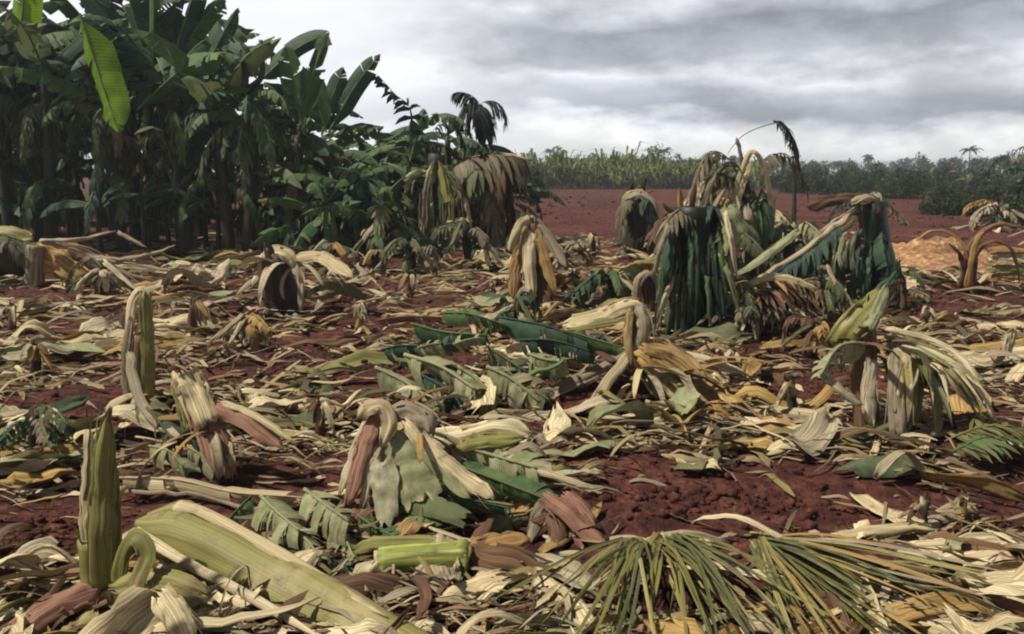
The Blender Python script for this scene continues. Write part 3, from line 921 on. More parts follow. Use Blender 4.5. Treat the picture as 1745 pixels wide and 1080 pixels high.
class Plant:
    """one broken plant: an Empty at its foot; points are given where the photograph shows them, dy metres nearer or farther than the foot"""
    def __init__(s, name, label, cat, px, py, group=None, y=None):
        s.base = G(px, py)
        if y: s.base = W(px, py, y)
        s.y = s.base.y * (.968 if not y else 1)
        s.m = s.y / F            # metres per pixel here
        s.root = thing(name, label, cat, s.base, group)
    def pt(s, p):
        return W(p[0], p[1], s.y + (p[2] if len(p) > 2 else 0))
    def path(s, pts, n=14):
        q = spline([s.pt(p) for p in pts], n)
        jt = (q[0] - q[-1]).length * .0045
        for a in q[1:]:
            a += V((rk.gauss(0, 1), rk.gauss(0, 1), rk.gauss(0, 1))) * jt
        for a in q:
            h = hgt(a.x, a.y) + .012
            if a.z < h: a.z = h
        return q
    def sheath(s, pts, hw, mat='straw', name='sheath', curl=-.9, thick=1.6, n=14, nc=6, up=(0, -.7, .7), label=None, rag=3.0, **k):
        mb = MB()
        q = s.path(pts, n)
        cr = k.pop('crumple', 3.0)
        strip(mb, q, hw * s.m, curl=curl * .7, nc=nc if hw < 10 else 11, pleat=.22, thick=thick * s.m * .7, up=V(up), rnd=rk, rag=max(rag, hw * .35) * s.m, crumple=max(cr, hw * .28) * s.m, **k)
        if hw > 7 and name not in ('leaflet', 'midrib'):     # frayed fibres split off the edges
            fr = frames(q, V(up))
            for _ in range(3 if hw < 14 else 5):
                sg = rk.choice((-1, 1)) * rk.uniform(.45, .95)
                i0 = rk.randint(0, n // 2); i1 = min(n - 1, i0 + rk.randint(4, 9))
                dv = rk.uniform(.0, .9)
                pp = []
                for ii in range(i0, i1 + 1):
                    u = (ii - i0) / max(1, i1 - i0)
                    T, S, N = fr[ii]
                    pp.append(q[ii] + S * (hw * s.m * (sg * (1 + dv * u * u))) + N * (hw * s.m * rk.uniform(.0, .3) * (1 - u) - hw * s.m * .5 * abs(sg) * abs(curl) * .6) - V((0, 0, hw * s.m * .35 * u * u)))
                if len(pp) > 3:
                    strip(mb, pp, hw * s.m * rk.uniform(.08, .22), curl=rk.uniform(-1, 1), nc=2, twist=rk.uniform(-1.5, 1.5), up=V(up), rnd=rk, prof=lambda t: max(.08, 1 - t * .9))
        o = mb.build(name, M[mat], s.root)
        if label: o['label'] = label
        return o
    def leaf(s, pts, hw, mat='paleleaf', name='leaf_segment', curl=-.5, up=(0, -.7, .7), n=16, prof=None, crumple=None, label=None):
        """a crumpled, torn piece of leaf blade"""
        mb = MB()
        q = s.path(pts, n)
        if name == 'hanging_leaf':
            blade(mb, q, hw * 1.25 * s.m, fold=.35, tears=.45, up=V(up), rnd=rk, t0=.02, sagv=.5, wave=hw * .25 * s.m)
            fr = frames(q, V(up))
            for _ in range(4):
                sg = rk.uniform(-1, 1); i0 = rk.randint(3, n - 6)
                pp = [q[ii] + fr[ii][1] * (sg * hw * s.m) - V((0, 0, (ii - i0) * hw * s.m * .12)) for ii in range(i0, min(n, i0 + 7))]
                strip(mb, pp, hw * s.m * rk.uniform(.08, .2), curl=.6, nc=2, twist=rk.uniform(-1, 1), up=V(up), rnd=rk)
        elif prof is pblunt or hw < 15:
            strip(mb, q, hw * s.m, curl=curl * 1.1, nc=8, up=V(up), rnd=rk, rag=hw * .4 * s.m, crumple=hw * .3 * s.m, edge=.12, pleat=.06, **({'prof': prof} if prof else {}))
        else:                                   # a length of leaf: midrib, two halves folded down, slit between the veins
            q = spline([s.pt(p) + V((0, 0, hw * .35 * s.m)) for p in pts], 26)
            for a in q:
                a.z = max(a.z, hgt(a.x, a.y) + hw * .3 * s.m)
            blade(mb, q, hw * 1.15 * s.m, fold=rk.uniform(.15, .5), tears=.30, gap=.5, up=V(up), roll=rk.uniform(-.35, .35), rnd=rk, t0=0, nc=4, sagv=.45, wave=hw * .12 * s.m, cut=True)
            tube(mb, [a + V((0, 0, .003)) for a in q], (hw * .09 * s.m, hw * .05 * s.m), ns=5, rnd=rk)
        return mb.build(name, M[mat], s.root)
    def stem(s, pts, r, mat='stem', name='pseudostem', ripple=.25, n=12, ns=11, taper=.8, rough=True):
        mb = MB()
        q = spline([s.pt(p) for p in pts], n)
        tube(mb, q, lambda t: r * s.m * (1.12 - (1 - taper) * t), ns=ns, ripple=ripple, rnd=rk)
        if rough and name == 'pseudostem' and r < 30 and mat != 'stemdark':          # torn fibre ends round the broken top
            T = (q[-1] - q[-2]).normalized(); rr = r * s.m * taper
            for kk in range(9):
                a = kk * .7 + rk.uniform(-.3, .3)
                d = V((math.cos(a), math.sin(a), 0)); d = (d - T * d.dot(T)).normalized()
                l = rr * rk.uniform(.5, 2.4); f = rk.uniform(-.2, .7)
                b0 = q[-1] + d * rr * .96 - T * rr * .8
                strip(mb, [b0, b0 + T * (rr * .8) + d * .002, b0 + T * (rr * .8 + l * .6) + d * (f * l * .3), b0 + T * (rr * .8 + l * (1 - max(0, f) * .5)) + d * (f * l)], rr * rk.uniform(.25, .5), curl=-.7, nc=4, up=d, rnd=rk, prof=lambda t: 1 - .85 * max(0, t - .3), rag=rr * .3, pleat=.2)
        return mb.build(name, M[mat], s.root)
    def shred(s, pts, L, nr, rw, mat='dead', name='shredded_leaf', grav=1.5, ang=65, **k):
        mb = MB()
        p = s.path(pts, 14)
        strip(mb, p, 3 * s.m, nc=2, curl=.8, rnd=rk)
        frond(mb, p, (lambda u: L * s.m * min(1, .4 + u * 4) * (1 - .45 * u)), nr, rw * s.m, grav=grav, ang=ang, rnd=rk, **k)
        return mb.build(name, M[mat], s.root)
    def splinters(s, c, n, spread, L, hw, mats, name='dry_strip', flat=.35, azr=(0, 360)):
        """loose torn sheath strips still fixed to the plant near a point"""
        p0 = s.pt(c)
        for _ in range(n):
            az = rk.uniform(*azr)
            q = bend_path(p0 + V((rk.uniform(-1, 1), rk.uniform(-1, 1), 0)) * spread * s.m, az, rk.uniform(-10, 50), L * s.m * rk.uniform(.5, 1.2), rk.uniform(40, 120), 10, .8)
            for a in q:
                h = hgt(a.x, a.y) + .015
                if a.z < h: a.z = h
            mb = MB()
            strip(mb, q, hw * s.m * rk.uniform(.5, 1.2), curl=rk.uniform(-.8, .8), nc=5, thick=.4 * s.m, twist=rk.uniform(-1.2, 1.2), rnd=rk, rag=3 * s.m, pleat=.2)
            mb.build(name, M[rk.choice(mats)], s.root)


ptip = lambda t: (1.0 - .15 * t) * (1 - max(0, (t - .72) / .28) ** 1.6 * .93)
pblunt = lambda t: (.75 + .25 * min(1, t * 7)) * (1 - .35 * max(0, t - .3))
pflat = lambda t: min(1, .8 + t * 2) * (1 if t < .85 else 1 - (t - .85) * 1.5)

# A: the split stump in front
a = Plant('split_stump', 'upright split yellow-green stump with a pointed tip in the left front', 'stump', 165, 1020)
a.stem([(168, 1045), (165, 980), (160, 920)], 26, 'olive', taper=.9)
a.sheath([(172, 1035, -.05), (168, 900, -.06), (172, 790, -.05), (186, 696, -.03)], 25, 'olive', curl=-1.25, thick=5, up=(0, -1, 0), prof=ptip)
a.sheath([(150, 1030, 0), (141, 880, 0), (148, 742, .01)], 17, 'straw', curl=-1.3, thick=4, up=(-.5, -1, 0), prof=pflat)
a.sheath([(195, 1030, .04), (190, 900, .05), (186, 790, .05)], 20, 'olive', curl=-1.0, thick=4, up=(.6, -1, 0), prof=pflat)
a.sheath([(198, 1010, -.08), (206, 950, -.10), (228, 912, -.13), (250, 948, -.17), (230, 1000, -.2), (222, 1095, -.22)], 16, 'olive', name='folded_leaf', curl=-.3, thick=1, n=22)
a.sheath([(175, 1000, -.04), (110, 1020, -.12), (55, 1050, -.22), (0, 1090, -.3)], 30, 'pink', curl=-1.2, thick=3)
a.sheath([(190, 1000, -.12), (240, 985, -.15), (300, 990, -.2), (355, 1015, -.2)], 20, 'olive', curl=-.9, thick=2)
a.sheath([(270, 1010, -.25), (300, 1050, -.3), (320, 1100, -.32)], 24, 'straw', curl=-.8, thick=2)
a.sheath([(160, 1040, -.1), (130, 1070, -.2), (90, 1100, -.25)], 22, 'olive', curl=-1, thick=2)

# B: the broad sheath slanting out of the picture
b = Plant('fallen_sheath', 'broad olive-green leaf sheath slanting from the split stump down to the bottom edge', 'leaf sheath', 430, 1000)
b.y = 3.05; b.m = b.y / F
mb = MB()
q = spline([W(236, 893, 3.2), W(300, 893, 3.1), W(400, 938, 2.95), (W(560, 1028, 2.72)), W(730, 1128, 2.42)], 22)
strip(mb, q, 72 * b.m, curl=-.95, nc=10, thick=.008, up=V((.25, -.75, .65)), prof=lambda t: (.55 + .45 * min(1, t * 6)) * (1 - .30 * t), rnd=rk, crumple=.02, rag=.02, edge=.06)
blade_o = mb.build('sheath_blade', M['olive'], b.root)
mb = MB()
q = spline([W(300, 856, 3.2), W(345, 868, 3.15), W(440, 918, 3.0), W(560, 990, 2.82), W(660, 1050, 2.62)], 18)
strip(mb, q, 17 * b.m, curl=-.8, nc=5, thick=.005, up=V((.2, -.3, 1)), prof=ptip, rnd=rk, crumple=.006)
mb.build('pale_edge', M['straw'], blade_o)
mb = MB()
q = spline([W(228, 905, 3.16), W(300, 950, 2.97), W(420, 1015, 2.78), W(560, 1095, 2.52)], 18)
strip(mb, q, 11 * b.m, curl=-.8, nc=4, thick=.005, up=V((.2, -.9, .3)), prof=ptip, rnd=rk, crumple=.006)
mb.build('pale_edge', M['straw'], blade_o)

# C + D: pale leaf and the green torn leaf beyond it
c = Plant('fallen_leaf', 'long pale straw leaf lying behind the split stump and running right', 'banana leaf', 400, 870)
c.leaf([(190, 822, .3), (300, 826, .2), (400, 848, .1), (520, 858, 0), (650, 884, -.05)], 26, 'straw', curl=-.9, n=22, prof=pflat, crumple=6)
c.sheath([(190, 832, .25), (330, 842, .15), (470, 872, 0), (640, 890, -.1)], 5, 'drymid', name='midrib', curl=-1.4, n=20)
d = Plant('fallen_leaf', 'green torn banana leaf with pale rounded segments beside the broad olive sheath', 'banana leaf', 540, 930)
d.sheath([(400, 880, .1), (520, 895, .05), (640, 925, 0), (720, 950, 0)], 6, 'midrib', name='midrib', curl=-1.2)
for pts, hw, mt in [([(445, 860, .1), (470, 885, 0), (510, 920, -.15)], 46, 'paleleaf'), ([(520, 850, .15), (560, 880, 0), (595, 905, -.08)], 50, 'paleleaf'),
                    ([(480, 905, -.05), (520, 930, -.15), (545, 962, -.25)], 36, 'paleleaf'), ([(560, 905, -.02), (590, 935, -.1), (605, 975, -.2)], 40, 'paleleaf'),
                    ([(610, 890, .1), (650, 920, 0), (680, 960, -.1)], 36, 'green'), ([(430, 850, .3), (400, 880, .15), (380, 905, 0)], 20, 'green'),
                    ([(640, 870, .2), (690, 900, .1), (740, 920, 0)], 34, 'green'), ([(560, 960, -.15), (600, 985, -.25), (640, 1000, -.3)], 26, 'darkleaf')]:
    d.leaf(pts, hw, mt, curl=-.45, n=10, prof=pflat, crumple=8)

# E: the tent shaped broken plant
e = Plant('broken_banana_plant', 'broken banana plant with pale leaf panels hanging like a tent, front centre', 'banana plant', 670, 880)
e.stem([(668, 890, .1), (664, 800, .1), (655, 715, .08)], 20, 'brown')
e.sheath([(645, 698, 0), (618, 765, -.08), (590, 865, -.15)], 17, 'pink', curl=-.9, up=(-.4, -.9, 0))
e.sheath([(633, 695, .02), (603, 770, -.03), (578, 840, -.08)], 11, 'straw', curl=-.9, up=(-.4, -.9, 0))
e.sheath([(660, 715, 0), (632, 790, -.1), (612, 875, -.14)], 9, 'straw', curl=-.8, up=(-.4, -.9, 0))
e.leaf([(680, 740, -.03), (698, 795, -.12), (722, 856, -.2)], 46, 'paleleaf', curl=-.45, up=(.1, -.9, .2), prof=pblunt, crumple=6)
e.leaf([(650, 780, -.1), (655, 830, -.17), (660, 890, -.22)], 26, 'paleleaf', curl=-.4, up=(-.1, -.9, .2), prof=pblunt)
e.leaf([(690, 850, -.15), (740, 862, -.22), (790, 880, -.28)], 22, 'green', curl=-.4, prof=pblunt)
e.sheath([(612, 712, -.02), (625, 694, -.04), (650, 690, -.04), (662, 720, -.06), (650, 760, -.09)], 16, 'straw', curl=-1.0, n=16)
e.sheath([(660, 705, 0), (695, 696, 0), (725, 712, -.03), (735, 740, -.05)], 20, 'grey', curl=-1.1)
e.sheath([(690, 716, -.03), (740, 768, -.1), (795, 815, -.18), (845, 848, -.25)], 15, 'straw', curl=-.9)
e.sheath([(700, 740, -.05), (750, 800, -.15), (800, 850, -.25)], 12, 'paleleaf', curl=-.7)
e.sheath([(720, 745, .1), (790, 738, .1), (850, 725, .1), (905, 738, .1)], 24, 'straw', curl=-1.0)
e.sheath([(760, 765, .05), (820, 748, .03), (890, 745, 0)], 18, 'olive', curl=-1.0)
e.leaf([(770, 770, .1), (830, 790, 0), (915, 815, -.1)], 50, 'paleleaf', curl=-.4, prof=pflat)
e.leaf([(760, 800, 0), (840, 830, -.1), (930, 865, -.2)], 42, 'green', curl=-.5, prof=pflat)
e.leaf([(740, 850, -.1), (800, 860, -.2), (870, 875, -.3)], 22, 'darkleaf', curl=-.5, prof=pflat)
e.splinters((700, 740), 7, 30, 110, 9, ['straw', 'grey', 'gold'])

# F, G: cut stem and banded leaf
f = Plant('cut_stem', 'bright lime-green cut stem lying across the front centre', 'cut stem', 720, 972)
f.stem([(648, 958), (720, 950), (798, 946)], 25, 'lime', name='stem', ripple=.15, taper=.95)
f.stem([(644, 959), (652, 957)], 21, 'cut', name='cut_end', ripple=.1, n=3)
f.sheath([(800, 930, -.02), (790, 955, -.06), (786, 985, -.08)], 9, 'lime', curl=-.8)
f.sheath([(790, 945, 0), (860, 955, -.05), (930, 985, -.1), (1000, 1020, -.15)], 32, 'brown', curl=-1.2, thick=3, label='brown rotten end of the lime stem')
f.sheath([(800, 930, .08), (850, 925, .05), (900, 920, .05)], 24, 'gold', curl=-1.0, thick=2)
f.sheath([(600, 940, .1), (640, 925, .05), (720, 922, .05), (780, 930, .02)], 14, 'olive', curl=-.9)
g = Plant('fallen_leaf', 'pale banded leaf piece lying behind the lime-green cut stem', 'banana leaf', 815, 915)
g.leaf([(735, 905), (760, 898), (788, 896)], 27, 'paleleaf', curl=-.7, prof=lambda t: 1)
g.leaf([(788, 903, .04), (800, 900, .05), (812, 898, .04)], 26, 'darkleaf', curl=-.7, prof=lambda t: 1)
g.leaf([(810, 902), (850, 892), (898, 884)], 24, 'paleleaf', curl=-.7, prof=pflat)

# H: reddish sheaths
h = Plant('fallen_sheath', 'dry reddish-brown curled sheaths lying right of the lime-green cut stem', 'leaf sheath', 985, 925)
h.sheath([(928, 842), (965, 870, -.05), (1000, 905, -.1), (1032, 930, -.15)], 17, 'pink', curl=-1.1, thick=2)
h.sheath([(962, 840, .05), (990, 865), (1015, 900, -.05)], 14, 'pink', curl=-1.1, thick=2)
h.sheath([(905, 885), (935, 872), (950, 905, -.08), (940, 950, -.15)], 18, 'brown', curl=-1.1, thick=2)
h.sheath([(930, 850), (915, 880), (905, 925, -.05)], 12, 'grey', curl=-.9)
h.sheath([(890, 975, -.15), (940, 955, -.15), (990, 940, -.15)], 5, 'straw', curl=-.8)
h.splinters((960, 900), 8, 40, 80, 8, ['pink', 'grey', 'brown', 'straw'])

# I: palm frond hanging at the bottom
i_ = Plant('palm_frond', 'fallen olive palm frond with drooping leaflets at the bottom edge, right of centre', 'palm frond', 1180, 985)
i_.y = 3.12; i_.m = i_.y / F
mb = MB(); q = i_.path([(1040, 960, .05), (1085, 930, .02), (1130, 914, 0), (1180, 908, 0), (1240, 925, .02)], 16)
tube(mb, q, (.014, .01), ns=6, rnd=rk); i_rach = mb.build('rachis', M['drymid'], i_.root)
for k in range(68):
    t = k / 67; ts = (.12 + .55 * t) * 15; st = q[min(15, int(ts))].lerp(q[min(15, int(ts) + 1)], ts % 1)
    ex = 930 + t * 440 + rk.uniform(-150, 150); ey = 1075 + rk.uniform(-95, 70)
    en = W(ex, ey, G(ex, ey).y * rk.uniform(.87, .94))
    mid = st.lerp(en, .45) + V((rk.uniform(-.02, .02), -.05, rk.uniform(.02, .09)))
    mb = MB(); strip(mb, spline([st, mid, en], 10), rk.uniform(1.8, 4.6) * i_.m, curl=rk.choice((-.9, .9)), nc=2, twist=rk.uniform(-.6, .6), prof=ptip, up=V((0, -.6, .8)), rnd=rk)
    mb.build('leaflet', M[rk.choice(['palm', 'palm', 'wilt', 'palmyel', 'palmyel', 'olive'])], i_rach if False else i_.root)
i_.sheath([(1122, 908, -.03), (1075, 985, -.15), (1035, 1045, -.25), (1000, 1085, -.3)], 9, 'palmyel', name='leaflet', curl=-.8, prof=ptip, label='bright straw-yellow leaflet')
i_.sheath([(1060, 930, 0), (1000, 990, -.1), (960, 1060, -.2)], 8, 'palmyel', name='leaflet', curl=-.8, prof=ptip)
for k in range(8):
    x = 1128 + k * 11
    i_.sheath([(x, 912 + rk.uniform(-6, 6), -.02), (x + rk.uniform(2, 8), 935, -.05), (x + rk.uniform(0, 12), 950 + rk.uniform(-5, 8), -.07)], 6, 'straw', name='leaflet_stub', curl=-.9, n=6, rag=1)

# J: the fan at lower right
j = Plant('palm_frond', 'fallen palm frond fanning out yellow and green leaflets at the lower right', 'palm frond', 1282, 925)
j.y = 3.45; j.m = j.y / F
o0 = W(1278, 918, 3.3)
mb = MB(); tube(mb, spline([W(1235, 905, 3.46), W(1262, 912, 3.4), o0 + V((.03, -.02, .0))], 6), (.016, .012), ns=7, rnd=rk); mb.build('stalk', M['drymid'], j.root)
for k in range(64):
    t = (k + rk.uniform(-.4, .4)) / 63
    ang = R(4 + 72 * t)
    L = (430 - 150 * t) * rk.uniform(.45, 1.1)
    ex, ey = 1278 + math.cos(ang) * L, 918 + math.sin(ang) * L * .75
    ed = G(ex, ey).y * rk.uniform(.86, .93)
    en = W(ex, ey, ed); zz_ = hgt(en.x, en.y) + .02
    en.z = max(en.z, zz_)
    mid = o0.lerp(en, .5) + V((0, 0, rk.uniform(.0, .05)))
    mb = MB(); strip(mb, spline([o0 + V((rk.uniform(0, .05), rk.uniform(-.03, .03), rk.uniform(-.01, .02))), mid, en], 10), rk.uniform(3, 6.5) * j.m, curl=rk.choice((-.9, .9)), nc=2, twist=rk.uniform(-.6, .6), prof=ptip, up=V((0, -.3, 1)), rnd=rk)
    mb.build('leaflet', M[rk.choice(['palm', 'palmyel', 'palmyel', 'palmyel', 'gold', 'wilt', 'palm'] if t > .2 else ['gold', 'brown', 'palmyel', 'grey'])], j.root)

# K: broken stalk with reddish core, left
k_ = Plant('broken_banana_plant', 'toppled banana stalk, pale on top and reddish below, left of the tent of leaves', 'banana plant', 375, 810)
k_.sheath([(322, 636, .15), (338, 690, .08), (362, 745, 0), (385, 812, -.1)], 30, 'pink', curl=-1.25, thick=4, prof=pflat)
k_.sheath([(310, 630, .13), (330, 665, .08), (350, 718, .0)], 32, 'straw', curl=-1.2, thick=3, prof=pblunt)
k_.sheath([(300, 640, .16), (312, 690, .10), (325, 730, .05)], 16, 'olive', curl=-1.2, thick=3, prof=pblunt)
k_.sheath([(362, 690, .1), (420, 715, 0), (480, 760, -.1)], 18, 'pink', curl=-1.0, thick=2)
k_.sheath([(375, 685, .1), (430, 705, 0), (500, 752, -.12)], 7, 'straw', curl=-.9)
k_.sheath([(222, 600, .3), (230, 660, .2), (262, 715, .1), (310, 745, 0)], 10, 'grey', curl=-.9)
k_.leaf([(230, 690, .25), (262, 720, .1), (300, 770, 0)], 40, 'wilt', curl=-.4)
k_.leaf([(255, 770, .05), (290, 780, -.05), (320, 815, -.12)], 30, 'paleleaf', curl=-.3)
k_.leaf([(320, 770, 0), (345, 785, -.05), (365, 815, -.1)], 22, 'paleleaf', curl=-.3)
k_.leaf([(300, 740, .05), (330, 760, 0), (345, 800, -.05)], 20, 'darkleaf', curl=-.5)
k_.sheath([(388, 755, 0), (390, 790, -.05), (384, 815, -.08)], 10, 'straw', curl=-.7)
k_.splinters((350, 740), 12, 50, 120, 9, ['straw', 'pink', 'grey', 'gold'])

# L: arching dark stump
l_ = Plant('banana_stump', 'hollow dark stump with a curved straw rim behind the split stump', 'stump', 238, 690)
l_.stem([(243, 700), (240, 640), (242, 570)], 15, 'brown')
l_.sheath([(252, 690, -.05), (250, 600, -.06), (246, 498, -.02)], 13, 'olive', curl=-1.2, thick=3, up=(.2, -1, 0), prof=pflat)
l_.sheath([(232, 680, -.04), (218, 600, -.04), (222, 520, 0), (240, 496, .03), (258, 512, .02)], 10, 'straw', curl=-1, thick=2, up=(-.3, -1, 0))
l_.sheath([(215, 690, -.05), (212, 610, -.05), (222, 540, -.02)], 9, 'grey', curl=-1, thick=2, up=(-.3, -1, 0))
l_.splinters((240, 670), 10, 20, 130, 9, ['gold', 'straw', 'brown'])

# M, N: stump with flared top, mid left
m_ = Plant('banana_stump', 'short dark stump with a pale flared top at mid left', 'stump', 478, 524)
m_.stem([(478, 535), (476, 480), (470, 440)], 26, 'stem')
m_.sheath([(448, 470, -.1), (452, 440, -.1), (468, 424, -.1), (490, 432, -.12), (500, 455, -.15)], 14, 'straw', curl=-1, thick=2)
m_.sheath([(497, 440, -.1), (512, 480, -.2), (512, 535, -.25)], 6, 'grey', curl=-.9)
m_.sheath([(455, 440, -.15), (455, 480, -.2), (460, 520, -.2)], 10, 'brown', curl=-1, up=(0, -1, 0))
m_.sheath([(500, 440, 0), (545, 435, 0), (600, 470, -.3)], 14, 'straw', curl=-1)
m_.splinters((490, 450), 12, 20, 110, 9, ['straw', 'gold', 'grey'])
n_ = Plant('felled_plant', 'pale knobbly fallen stem lying left of the flared stump', 'felled plant', 380, 478)
n_.sheath([(318, 472), (345, 462), (385, 470), (440, 466)], 11, 'straw', curl=-1.4, thick=2)
n_.sheath([(325, 462, .1), (335, 452), (350, 470, -.1)], 7, 'grey', curl=-1.2)
n_.splinters((380, 470), 8, 40, 60, 6, ['straw', 'grey', 'brown'])

# O: toppled plant far left
o_ = Plant('fallen_banana_plant', 'toppled banana plant with an orange-brown butt and bare midribs at the far left', 'banana plant', 110, 478)
o_.stem([(-60, 445, .2), (10, 440, 0), (46, 440, -.1)], 30, 'stem', taper=.85)
o_.shred([(-60, 405, 0), (0, 400, -.2), (55, 415, -.3)], 50, 22, 5, 'wilt')
o_.shred([(-40, 420, -.1), (10, 410, -.3), (50, 440, -.4)], 50, 20, 4, 'dead')
o_.sheath([(-40, 400, 0), (10, 392, -.1), (55, 405, -.1)], 18, 'olive', curl=-1.2, thick=3)
o_.stem([(58, 485, -.3), (60, 450, -.3), (62, 418, -.3)], 15, 'grey', name='stub')
o_.sheath([(66, 425, -.2), (110, 440, -.25), (165, 470, -.3)], 36, 'gold', curl=-1.2, thick=3, label='orange-brown butt of the stem')
o_.sheath([(90, 420, -.15), (140, 430, -.2), (200, 465, -.3)], 16, 'brown', curl=-1.2, thick=3)
for pts in ([(68, 408), (120, 408), (198, 394)], [(68, 410), (150, 432), (230, 470), (290, 475)], [(150, 436), (220, 438), (300, 418)], [(165, 440), (230, 448), (310, 466)], [(170, 442), (200, 470), (245, 505)],
            [(200, 395), (220, 405), (252, 422)], [(150, 440), (185, 470), (225, 488)]):
    o_.sheath([(x, y, -.35) for x, y in pts], 4.5, 'drymid', name='midrib', curl=-1.3, prof=ptip, rag=0)
o_.shred([(160, 440, -.3), (200, 460, -.4), (250, 490, -.5)], 40, 16, 4, 'dead')

# P: fallen green leaf mid centre
p_ = Plant('fallen_leaf', 'large fallen green banana leaf with pale rolled segments in the middle of the field', 'banana leaf', 790, 680)
p_.sheath([(640, 615, .3), (760, 625, .1), (880, 640, 0), (980, 610, .1)], 6, 'midrib', name='midrib', curl=-1.3, n=20)
for pts, hw, mt, cu in [([(640, 552, .5), (690, 545, .5), (752, 546, .5)], 17, 'pink', -.4), ([(650, 605, .2), (680, 598, .15), (715, 598, .1)], 26, 'darkleaf', -1.1),
                        ([(712, 602, .1), (730, 597, .1), (750, 594, .1)], 27, 'paleleaf', -1.1), ([(750, 600, .12), (762, 596, .12), (772, 594, .12)], 25, 'darkleaf', -1.1), ([(772, 596, .1), (795, 588, .1), (818, 584, .1)], 25, 'paleleaf', -1.1),
                        ([(690, 620, .1), (750, 640, -.1), (810, 680, -.3)], 46, 'paleleaf', -.4), ([(780, 640, 0), (810, 660, -.15), (850, 700, -.3)], 46, 'paleleaf', -.5),
                        ([(900, 615, .2), (930, 625, .1), (965, 630, .1)], 36, 'paleleaf', -.4), ([(830, 600, .2), (860, 620, .1), (890, 640, 0)], 30, 'wilt', -.5),
                        ([(750, 540, .7), (800, 542, .6), (860, 560, .5)], 22, 'green', -.6), ([(850, 550, .6), (930, 565, .5), (1000, 590, .4)], 30, 'darkleaf', -.6), ([(960, 570, .5), (1010, 585, .4), (1060, 600, .3)], 24, 'green', -.5),
                        ([(670, 640, .1), (690, 655, 0), (695, 690, -.1)], 14, 'grey', -.8), ([(700, 660, 0), (760, 690, -.2), (800, 700, -.2)], 22, 'wilt', -.5), ([(860, 650, 0), (900, 670, -.1), (930, 690, -.2)], 30, 'wilt', -.5)]:
    p_.leaf(pts, hw, mt, curl=cu, n=10, prof=pflat, crumple=7)
for pts, hw, mt in [([(640, 640, .1), (690, 665, 0), (740, 700, -.2)], 42, 'paleleaf'), ([(700, 560, .4), (760, 575, .3), (830, 580, .3)], 26, 'green'), ([(830, 640, 0), (870, 660, -.1), (920, 700, -.2)], 44, 'paleleaf'),
                    ([(880, 590, .3), (940, 590, .25), (1010, 610, .2)], 30, 'darkleaf'), ([(720, 650, -.05), (770, 680, -.2), (790, 715, -.3)], 30, 'darkleaf')]:
    p_.leaf(pts, hw, mt, curl=-.5, n=12)
p_.splinters((760, 650), 10, 100, 110, 9, ['straw', 'wilt', 'paleleaf', 'grey'])

# Q: golden broken plant centre right
q_ = Plant('broken_banana_plant', 'broken banana plant with golden torn sheaths spilling to the right, centre right of the field', 'banana plant', 1088, 672)
q_.stem([(1090, 685, .05), (1086, 630, .05), (1092, 540, .05)], 17, 'brown')
q_.sheath([(962, 552, 0), (1025, 536, 0), (1075, 517, 0), (1095, 530, 0)], 18, 'straw', curl=-1.2, thick=3)
q_.sheath([(970, 560, -.02), (1030, 548, -.04), (1080, 535, -.04)], 10, 'olive', curl=-1, thick=2)
q_.sheath([(1090, 520, -.02), (1098, 560, -.08), (1085, 630, -.12)], 14, 'grey', curl=-1.1, thick=2, up=(0, -1, 0))
q_.sheath([(1075, 530, -.04), (1070, 570, -.1), (1075, 620, -.15)], 8, 'gold', curl=-1, up=(0, -1, 0))
for pts, hw, mt in [([(1085, 590, -.1), (1150, 630, -.15), (1225, 672, -.2), (1290, 690, -.2)], 16, 'gold'), ([(1090, 600, -.1), (1160, 655, -.2), (1235, 730, -.35), (1310, 795, -.5)], 13, 'gold'),
                    ([(1095, 605, -.12), (1140, 660, -.2), (1180, 715, -.3), (1195, 765, -.4)], 15, 'gold'), ([(1110, 620, -.12), (1165, 680, -.25), (1215, 760, -.45), (1250, 830, -.6)], 17, 'straw'),
                    ([(1075, 600, -.1), (1035, 650, -.2), (1000, 705, -.35), (985, 715, -.35)], 11, 'straw'), ([(1065, 745, -.6), (1130, 732, -.6), (1220, 735, -.6), (1260, 728, -.5)], 10, 'straw'),
                    ([(1135, 745, -.6), (1200, 775, -.7), (1260, 832, -.85)], 16, 'grey'), ([(1165, 690, -.3), (1210, 760, -.5), (1262, 828, -.7)], 20, 'paleleaf'),
                    ([(1100, 690, -.2), (1130, 690, -.25), (1145, 725, -.35)], 9, 'grey'), ([(1000, 712, -.4), (1030, 708, -.4), (1052, 730, -.5), (1055, 760, -.55)], 12, 'straw'),
                    ([(1080, 600, .1), (1020, 630, .1), (950, 665, 0), (890, 700, -.1)], 14, 'grey'), ([(1070, 610, .15), (1000, 640, .1), (920, 660, .1)], 12, 'pink'), ([(1130, 600, 0), (1200, 610, 0), (1280, 640, 0)], 12, 'straw'),
                    ([(1095, 585, -.1), (1150, 600, -.1), (1200, 640, -.2)], 20, 'gold')]:
    q_.sheath(pts, hw, mt, name='torn_sheath', curl=-1.0, prof=ptip)
q_.splinters((1120, 630), 26, 50, 150, 8, ['gold', 'gold', 'straw', 'brown', 'grey'], azr=(-110, 60))
q_.splinters((1085, 650), 10, 30, 110, 8, ['straw', 'grey', 'brown'], azr=(120, 260))

